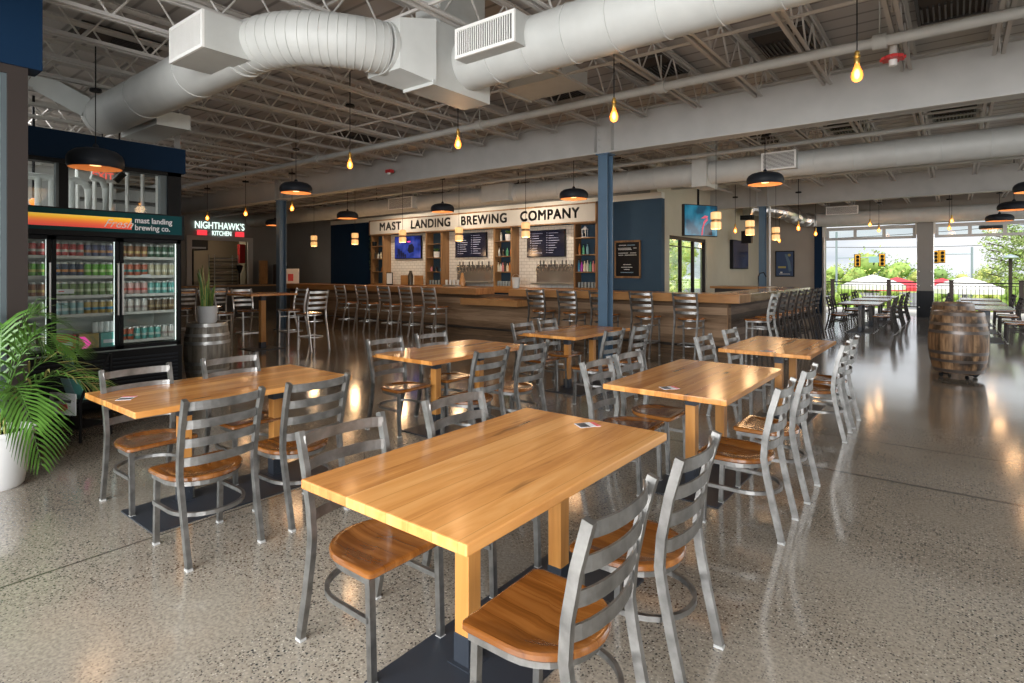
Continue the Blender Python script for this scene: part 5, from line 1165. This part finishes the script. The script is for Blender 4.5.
for i, (u, v, XY, l_) in enumerate([(314, 241.8, 0, 'leftmost amber glass pendant over the bar, before the grey wall'), (355, 239.7, 0, 'amber glass pendant before the navy wall'), (402.6, 237.2, 0, 'amber glass pendant beside the blue television'), (459, 235.2, 0, 'amber glass pendant beside the left menu television'), (525.7, 231, 0, 'amber glass pendant beside the right menu television'),
                                     (716, 220.8, 1, 'amber glass pendant beside the ceiling television'), (750, 228, 1, 'amber glass pendant left of the far blue column'), (775.8, 233.8, 1, 'amber glass pendant right of the far blue column')]):
    x, y, Z = ray(u, X=-3.35) if XY else ray(u, Y=10.75)
    z = 1.61 - (v - 271) * Z / 570 - .15
    if i == 0: pend0.location = (x, y, z); tag(pend0, l_, None, 'amber glass pendants over the bar'); o = pend0
    else: o = dup(pend0, (x, y, z), None, l_, 'amber glass pendants over the bar')
    s = 1.15 if XY else 1.3; o.scale = (s, s, 1.05 if XY else 1.2); lamp_light(x, y, z - .16, 22 if not XY else 14, .13)

for x, w in ((-15.4, 'left'), (-12.3, 'middle'), (-9.4, 'right')):     # heads and lamps added out of sight to brighten the back bar tiles
    t = thing('added_tile_light', 'added black lamp above the %s tiled bay of the back bar' % w, 'lamp', (x, 12.35, 3.86), 0, 'added lamps over the back bar')
    MB().box(-.35, .35, -.03, .03, .1, .14).build('added_light_rail', 'black', t); MB().tube((0, 0, .14), (0, 0, .66), .01, 6).build('mounting_rod', 'black', t); MB().tube((0, -.04, .05), (0, .07, -.03), .06, 12).build('lamp_head', 'black', t)
    l = bpy.data.lights.new('added_tile_lamp', 'AREA'); l.energy = 38; l.size = .25; l.color = (1.0, .84, .66); o = bpy.data.objects.new('added_tile_lamp', l); COL.objects.link(o); o.location = (x, 12.46, 3.80); o.rotation_euler = (math.radians(38), 0, 0)

# ================================================================== barrels, plants, stand
def barrel(label, loc, matname, hoopm, R, H, stand=False, group=None):
    t = thing('wooden_barrel', label, 'barrel', loc, random.uniform(0, 3), group); z0 = .09 if stand else 0
    prof = [(R * .84 * (1), z0)]; n = 14
    prof = [(0, z0 + .02), (R * .78, z0 + .02), (R * .80, z0)] 
    for i in range(n + 1): q = i / n; prof.append((R * (.835 + .165 * math.sin(PI * q)), z0 + (H - z0) * q))
    prof += [(R * .80, H), (R * .785, H - .025), (0, H - .025)]
    MB().lathe(prof, 56).build('staves', matname, t)
    for q, w in ((.035, .05), (.20, .04), (.33, .045), (.67, .045), (.80, .04), (.965, .05)):
        r0 = R * (.835 + .165 * math.sin(PI * max(0, q - w / 2 / (H - z0) ))) + .005; r1 = R * (.835 + .165 * math.sin(PI * min(1, q + w / 2 / (H - z0)))) + .005
        zc = z0 + (H - z0) * q
        MB().lathe([(r0 - .006, zc - w / 2), (r0, zc - w / 2), (r1, zc + w / 2), (r1 - .006, zc + w / 2)], 56, cap=False).build('hoop', hoopm, t)
    if stand:
        MB().box(-R * .72, R * .72, -.05, .05, .06, .092).box(-.05, .05, -R * .72, R * .72, .06, .092).build('dolly', 'black', t)
        for k in range(4):
            a = PI / 4 + k * PI / 2 + .3; w = MB(); w.lathe([(0, -.012), (.03, -.012), (.03, .012), (0, .012)], 12); o = w.build('caster', 'black', t); o.rotation_euler = (R90, 0, a); o.location = (R * .62 * math.cos(a), R * .62 * math.sin(a), .03)
    return t
x, y = at(958, 377.0, 0); barrel('large brown whiskey barrel on casters, nearest in the aisle at right', (x, y, 0), 'barrel_oak', 'hoop', .372, 1.0, True)
barrel('second whiskey barrel standing right behind the nearest one', ray(953, Y=14.0)[:2] + (0,), 'barrel_oak', 'hoop', .372, 1.0, True)
barrel('grey weathered barrel beside the cooler carrying the snake plant', (-8.7, 3.87, 0), 'barrel_grey', 'hoop_light', .31, .86)
p = thing('snake_plant', 'snake plant in a white pot on the grey barrel', 'plant', (-8.7, 3.87, .836))
MB().lathe([(0, 0), (.10, 0), (.125, .03), (.135, .25), (.14, .26), (.125, .26), (.12, .23), (0, .23)], 28).build('pot', 'pot_white', p); MB().lathe([(0, .22), (.12, .22)], 20).build('soil', 'soil', p)
m = MB().use('snake_leaf')
for k in range(13):
    a = k * 2.399; r = .03 + .05 * ((k * 7) % 5) / 5; h = (.62, .30, .58, .28, .64, .40, .24, .52, .30, .42, .22, .36, .60)[k]; lean = .055 * (1 if k % 3 else .5)
    cx, cy = r * math.cos(a), r * math.sin(a); d = Vector((math.cos(a), math.sin(a), 0)); sd = Vector((-math.sin(a + .7), math.cos(a + .7), 0))
    for mt, wk in (('snake_edge', 1.0), ('snake_leaf', .76)):
        m.use(mt); P = []
        for i in range(7): q = i / 6; P.append((Vector((cx, cy, .22)) + d * lean * q * q + Vector((0, 0, h * q)), .031 * wk * (1 - .15 * q) * (1 if q < .75 else (1 - q) / .25 + .03)))
        vs = []
        for c_, w_ in P: vs += [tuple(c_ - sd * w_), tuple(c_ + d * .006 * (1.6 if wk < 1 else 1)), tuple(c_ + sd * w_), tuple(c_ - d * (.004 if wk < 1 else .002))]
        fs = []
        for i in range(6):
            for j in range(4): fs.append((i * 4 + j, i * 4 + (j + 1) % 4, (i + 1) * 4 + (j + 1) % 4, (i + 1) * 4 + j))
        m._add(vs, fs, True)
m.build('leaves', None, p)
# areca palm
PX, PY = -5.63, 1.0
p = thing('potted_palm', 'feathery green palm in a white tapered pot at the left edge', 'plant', (PX, PY, 0))
MB().lathe([(0, 0), (.135, 0), (.15, .02), (.21, .40), (.222, .40), (.222, .43), (.20, .43), (.19, .38), (0, .36)], 32).build('pot', 'pot_white', p)
MB().lathe([(0, .385), (.195, .385)], 20).build('soil', 'soil', p)
def frond(az, length, rise, droop, nl=26, tip=False):
    """arching rachis with paired narrow leaflets"""
    m = MB().use('leaf'); P = []; d = Vector((math.cos(az), math.sin(az), 0)); n = 22
    for i in range(n + 1):
        q = i / n; P.append(Vector((0, 0, .40)) + d * (length * (q ** 1.15)) + Vector((0, 0, rise * math.sin(PI * .5 * min(1, q * 1.5)) - droop * max(0, q - .35) ** 1.7 * 2.2)))
    m.sweep(P, .009, .007, scale=[1.3 - i / n for i in range(n + 1)], round_=5)
    for k in range(nl):
        q = .22 + .78 * k / (nl - 1); i = min(n - 1, int(q * n)); c_ = P[i].lerp(P[i + 1], q * n - i); t_ = (P[i + 1] - P[i]).normalized()
        up = Vector((0, 0, 1)) - t_ * t_.z; up.normalize(); sd = t_.cross(up)
        L = .31 * math.sin(PI * (.18 + .78 * (q - .22) / .78)) + .04
        for sgn in (-1, 1):
            if k == nl - 1 and sgn == 1: continue
            dr = (sd * sgn * (1 - .45 * q) + t_ * (.55 + .5 * q) + up * .18).normalized(); w_ = .0088
            pts = [c_, c_ + dr * L * .35 + Vector((0, 0, .01)), c_ + dr * L * .72 + Vector((0, 0, -.02 * L / .3)), c_ + dr * L + Vector((0, 0, -.25 * L))]
            side = dr.cross(up); side.normalize(); ws = (w_ * .5, w_, w_ * .75, .001); vs = []
            side = t_ if abs(t_.dot(dr)) < .8 else side; side = (side - dr * side.dot(dr)).normalized()
            for a, b in zip(pts, ws): vs += [a - side * b, a + side * b + Vector((0, 0, 0))]
            m.use('leaf_tip' if (tip and k % 3 == 0) else 'leaf'); m._add(vs, [(0, 1, 3, 2), (2, 3, 5, 4), (4, 5, 7, 6)], True)
    return m
# azimuths in world space; the picture's right is about 38 degrees, its near side about -52 degrees
R_ = math.radians
for az, ln, ri, dr, nl, tp in ((R_(42), .54, .80, .20, 19, False), (R_(46), .78, .47, .20, 21, True), (R_(22), .44, .36, .52, 22, False), (R_(78), .36, .92, .12, 17, False), (R_(8), .60, .44, .30, 19, False), (R_(120), .45, .75, .2, 16, False), (R_(215), .4, .6, .3, 20, False), (R_(-100), .55, .55, .4, 22, False), (R_(160), .25, .85, .2, 20, False), (R_(62), .60, .58, .28, 18, True)):
    frond(az, ln, ri, dr, nl, tp).build('frond', None, p, keep=True)
m = MB()
for k in range(9): a = k * .7; m.sweep([(.05 * math.cos(a), .05 * math.sin(a), .36), (.03 * math.cos(a), .03 * math.sin(a), .55)], .014, .014, round_=6)
m.build('stems', 'snake_edge', p)
# display stand behind the palm
t = thing('display_rack', 'black metal magazine rack with leaflets behind the palm', 'rack', (-6.75, 1.78, 0), R_(22))
m = MB()
for sx in (-.25, .25):
    m.sweep([(sx, -.16, 0), (sx, -.16, .38), (sx, -.10, .52), (sx, .05, .62), (sx, .12, .80)], .02, .02); m.sweep([(sx, .14, 0), (sx, .14, .80)], .02, .02)
for z in (.12, .36, .60): m.box(-.25, .25, -.16 if z < .5 else .0, .14, z, z + .015)
m.box(-.25, .25, .12, .14, .78, .80)
m.build('rack_frame', 'black', t)
MB().box(-.1, .22, -.185, -.172, .26, .46).build('notice_card', 'card_white', t)
k_ = MB().use('card_dark'); k_.box(-.04, .03, -.19, -.185, .385, .41); k_.box(.06, .17, -.19, -.185, .375, .40); k_.use('card_red').prism([(.0, .33), (.03, .365), (.08, .355), (.12, .37), (.13, .32), (.08, .29), (.03, .30)], 'y', -.19, -.185); k_.build('notice_print', None, t)
for x, z, mm, l_ in ((-.15, .62, 'column_blue', 'blue'), (.0, .375, 'can_skyblue', 'pale'), (.12, .375, 'can_teal', 'teal')):
    o = MB().cbox((0, 0, .11), (.11, .012, .22)).build('leaflet', mm); o.parent = None
    v_ = Matrix.Rotation(R_(22), 4, 'Z') @ Vector((x, -.04 if z < .5 else .06, z)); o.location = (-6.75 + v_.x, 1.78 + v_.y, z); o.rotation_euler = (.35, 0, R_(22)); tag(o, '%s leaflet leaning in the magazine rack behind the palm' % l_, 'leaflet', 'leaflets in the rack')

# ================================================================== patio and the world beyond the garage doors
RY = 29.0
r = thing('patio_railing', 'black metal balustrade along the patio edge', 'railing', (0, RY, 0))
MB().box(-8.6, 7.0, -.03, .03, 1.10, 1.15).build('top_rail', 'black', r); MB().box(-8.6, 7.0, -.02, .02, .10, .14).box(-8.6, 7.0, -.015, .015, 1.0, 1.03).build('bottom_rail', 'black', r)
for k in range(8): MB().box(-8.58 + k * 2.11 - .07, -8.58 + k * 2.11 + .07, -.07, .07, 0, 1.22).box(-8.58 + k * 2.11 - .09, -8.58 + k * 2.11 + .09, -.09, .09, 1.22, 1.25).build('post', 'frame_brown', r)
bars = [(-8.5 + k * .132) for k in range(117)]
vis = [x for x in bars if x > -5.6][:90]
for x in vis: MB().box(x - .009, x + .009, -.009, .009, .12, 1.02).build('baluster', 'black', r)
def crown(m, c, R, n, leaf, mats, flat=.8):
    for i in range(n):
        u = random.uniform(-1, 1); a = random.uniform(0, 2 * PI); rr = R * random.uniform(.55, 1.0) * (1 + .18 * math.sin(3 * a + c[0]) + .12 * math.sin(5 * u * 3 + a * 2)); s = math.sqrt(1 - u * u)
        p_ = Vector((c[0] + rr * s * math.cos(a), c[1] + rr * s * math.sin(a), c[2] + rr * u * flat))
        n_ = Vector((random.gauss(0, 1), random.gauss(0, 1), random.gauss(0, 1) + .6)).normalized(); t_ = n_.orthogonal().normalized(); b_ = n_.cross(t_); L = leaf * random.uniform(.6, 1.3)
        m.use(random.choice(mats)); m.quad(tuple(p_ - t_ * L), tuple(p_ - b_ * L * .6), tuple(p_ + t_ * L), tuple(p_ + b_ * L * .6))
def ball_core(m, c, R, flat, mt):
    m.use(mt); m.ball(c, R * .62, 12, 8, (1, 1, flat))
def tree(label, x, y, zg, h, R, mats, name='leafy_tree', n=900, leaf=.45, group='trees beyond the patio', nb=7):
    t = thing(name, label, 'tree', (x, y, zg), 0, group); m = MB(); m.sweep([(0, 0, 0), (.1, 0, h * .35), (0, .1, h * .7)], R * .12, R * .12, round_=8, scale=[1, .8, .5])
    for k in range(5): a = k * 1.3; m.sweep([(0, 0, h * .4), (R * .5 * math.cos(a), R * .5 * math.sin(a), h * .65)], R * .05, R * .05, round_=6)
    m.build('trunk', 'trunk', t); f = MB()
    cs = [(0, 0, h - R * .62, R * .72)] + [(R * .62 * math.cos(2 * PI * k / nb), R * .62 * math.sin(2 * PI * k / nb), h - R * (1.0 + .35 * (k % 3)), R * .5) for k in range(nb)]
    for cx, cy, cz, r_ in cs: ball_core(f, (cx, cy, cz), r_, .85, mats[0]); crown(f, (cx, cy, cz), r_, n // len(cs) , leaf, mats, .85)
    f.build('crown', None, t, keep=True); return t
def gx(u, Y): return ray(u, Y=Y)[0]
def gz(v, u, Y): return 1.61 - (v - 271) * ray(u, Y=Y)[2] / 570
for u, Y, vtop, Rpx, mats, l_ in ((868, 95, 247, 33, ['tree_green', 'tree_yellow', 'tree_dark'], 'big round green tree behind the traffic signals'), (835, 80, 262, 18, ['tree_green', 'tree_yellow'], 'light green tree by the left garage jamb'), (900, 105, 257, 26, ['tree_green', 'tree_dark'], 'green tree left of the garage pillar'), (938, 100, 264, 20, ['tree_dark', 'tree_green'], 'darker green tree right of the garage pillar'),
                                   (918, 62, 268, 10, ['tree_yellow', 'tree_green'], 'small yellow-green tree beside the garage pillar'), (962, 70, 271, 12, ['tree_yellow', 'tree_green'], 'low yellow-green tree over the white umbrella'), (985, 66, 266, 13, ['tree_yellow', 'pine'], 'yellowish tree left of the lamp post'), (845, 48, 281, 16, ['tree_green', 'tree_yellow'], 'low bush behind the railing at left'), (890, 50, 283, 16, ['tree_green', 'tree_yellow'], 'low bush behind the red umbrella'), (942, 46, 283, 14, ['tree_green', 'tree_yellow'], 'low bush behind the railing right of the pillar'), (985, 44, 283, 16, ['tree_yellow', 'tree_green'], 'low bush behind the railing at right'), (1016, 42, 279, 14, ['tree_green', 'pine'], 'low bush under the pine')):
    Z = ray(u, Y=Y)[2]; R = Rpx * Z / 570; zt = gz(vtop, u, Y); h = zt + 1.4
    if h < R * 1.6: R = h / 1.6
    tree(l_, gx(u, Y), Y, -1.4, h, R, mats, n=2600 if vtop < 270 else 1600, leaf=R * .055, nb=9)
# loose pine at the right edge
t = thing('pine_tree', 'tall loose pine reaching in from the right edge', 'tree', (gx(1032, 46), 46, -1.4)); zt = gz(232, 1032, 46) + 1.4
MB().sweep([(0, 0, 0), (.2, 0, zt * .5), (0, 0, zt)], .5, .5, round_=8, scale=[1, .7, .2]).build('trunk', 'trunk', t); f = MB(); br = MB()
for k in range(34):
    z = zt * (.28 + .72 * k / 34); L = 3.4 * (1 - .45 * k / 34) * random.uniform(.6, 1.1); a = k * 2.4; e = (L * math.cos(a), L * math.sin(a), z + .4); br.sweep([(0, 0, z - .2), e], .07, .07, round_=5)
    for q in (.35, .55, .75, .95): ball = (e[0] * q, e[1] * q, z + .4 * q); crown(f, ball, .6, 55, .085, ['pine', 'tree_green', 'pine'], .55)
br.build('branches', 'trunk', t); f.build('crown', None, t, keep=True)
def umbrella(u, v, Y, Rr, label, red=False):
    Z = ray(u, Y=Y)[2]; x = gx(u, Y); zt = 1.61 - (v - 271) * Z / 570
    t = thing('market_umbrella', label, 'umbrella', (x, Y, -1.4), .3, 'market umbrellas below the patio'); H = zt + 1.4; cm = 'umbrella_red' if red else 'umbrella_white'
    m = MB(); n = 8; P = [(Rr * math.cos(2 * PI * k / n), Rr * math.sin(2 * PI * k / n), H - Rr * .38) for k in range(n)]; mid = [(x_ * .5, y_ * .5, H - Rr * .155) for x_, y_, _ in P]; top = (0, 0, H)
    for k in range(n):
        j = (k + 1) % n; m.quad(top, mid[k], mid[j]); m.quad(mid[k], P[k], P[j], mid[j])
    m.build('canopy', cm, t); v2 = MB()
    for k in range(n):
        j = (k + 1) % n; v2.quad(P[k], P[j], (P[j][0], P[j][1], P[j][2] - .22), (P[k][0], P[k][1], P[k][2] - .22))
    v2.build('valance', cm, t); MB().tube((0, 0, 0), (0, 0, H), .03).build('pole', 'steel_dark', t)
    rb = MB()
    for k in range(n): rb.tube((0, 0, H - .03), (P[k][0], P[k][1], P[k][2] - .02), .015, 5)
    rb.build('ribs', 'steel_dark', t)
umbrella(873, 274.5, 38, 1.6, 'white market umbrella left of the garage pillar'); umbrella(897, 277, 44, 1.7, 'red market umbrella just left of the garage pillar', True); umbrella(965, 276.5, 34, 1.5, 'white market umbrella right of the garage pillar'); umbrella(942, 278, 40, 1.2, 'red market umbrella right of the garage pillar', True)
def signal(u, v, Y, label, parent=None):
    Z = ray(u, Y=Y)[2]; z = 1.61 - (v - 271) * Z / 570
    t = thing('traffic_signal', label, 'traffic light', (gx(u, Y), Y, z), math.radians(10), 'yellow traffic signals on mast arms'); MB().box(-.22, .22, -.12, .12, -.55, .55).build('signal_housing', 'signal_yellow', t, bevel=.03)
    for k in (-.34, 0, .34): MB().lathe([(0, 0), (.13, 0), (.14, .1), (.12, .1), (.12, .02), (0, .02)], 12).build('lens', 'black', t, loc=(0, -.12, k)).rotation_euler = (R90, 0, 0)
    MB().box(-.27, .27, .12, .14, -.6, .6).build('backplate', 'black', t)
signal(857.5, 260.5, 62, 'yellow traffic signal before the big round tree, left one'); signal(882, 260, 62, 'yellow traffic signal before the big round tree, right one'); signal(935.5, 257, 66, 'yellow traffic signal touching the garage pillar'); signal(942, 256.5, 66, 'yellow traffic signal just right of the garage pillar')
def mast(label, u0, u1, v, Y, up_, vtop):
    t = thing('signal_mast', label, 'pole', (gx(up_, Y), Y, -1.4)); x0 = gx(u0, Y) - gx(up_, Y); x1 = gx(u1, Y) - gx(up_, Y); zt = gz(vtop, up_, Y) + 1.4; za = gz(v, (u0 + u1) / 2, Y) + 1.4
    MB().tube((0, 0, 0), (0, 0, zt), .09).build('pole_shaft', 'galvanised', t); MB().tube((x0, 0, za), (x1, 0, za), .05).build('mast_arm', 'galvanised', t)
mast('galvanised signal mast with arm crossing the left opening', 838, 888, 257.5, 62.15, 836.5, 232); mast('galvanised signal pole right of the garage pillar', 934, 972, 254, 66.15, 972, 247)
t = thing('street_name_sign', 'pale street sign on the left mast arm', 'sign', (gx(874.5, 62), 62, gz(259.5, 874.5, 62))); MB().box(-.45, .45, -.02, .02, -.28, .28).build('sign_plate', 'can_skyblue', t)
t = thing('lamp_post', 'dark parking lot lamp post at the right', 'lamp', (gx(1010.5, 40), 40, -1.4)); H = gz(258.5, 1010.5, 40) + 1.4; MB().tube((0, 0, 0), (0, 0, H), .08).build('post_shaft', 'frame_brown', t); MB().lathe([(.1, H), (.34, H + .05), (.3, H + .12), (.05, H + .22), (0, H + .24)], 16).build('lamp_head', 'galvanised', t)
f = MB()
for k in range(7):
    for q in range(6): c_ = (-11.2 - k * .9 + random.uniform(-.8, .8), 21.5 + k * 3.1 + random.uniform(-1.2, 1.2), .4 + 1.3 * (q % 3)); ball_core(f, c_, 1.4, .9, 'tree_yellow'); crown(f, c_, 1.4, 300, .1, ['tree_yellow', 'tree_green', 'grass'], .85)
tag(f.build('garden_hedge', None, None, keep=True), 'bright green hedge bank outside the glazed garden door', 'hedge', None, 'stuff')
t = thing('utility_wires', 'overhead power lines crossing the sky beyond the patio', 'power lines', (0, 90, 8)); m = MB()
for z0, z1 in ((0, 4.5), (-.9, 2.6), (-1.3, -.9)): m.sweep([(-30 + 60 * i / 12, 0, z0 - 5 + (z1 - z0) * i / 12 - 1.2 * math.sin(PI * i / 12) + 4) for i in range(13)], .07, .07, round_=4)
m.build('wire', 'steel_dark', t)
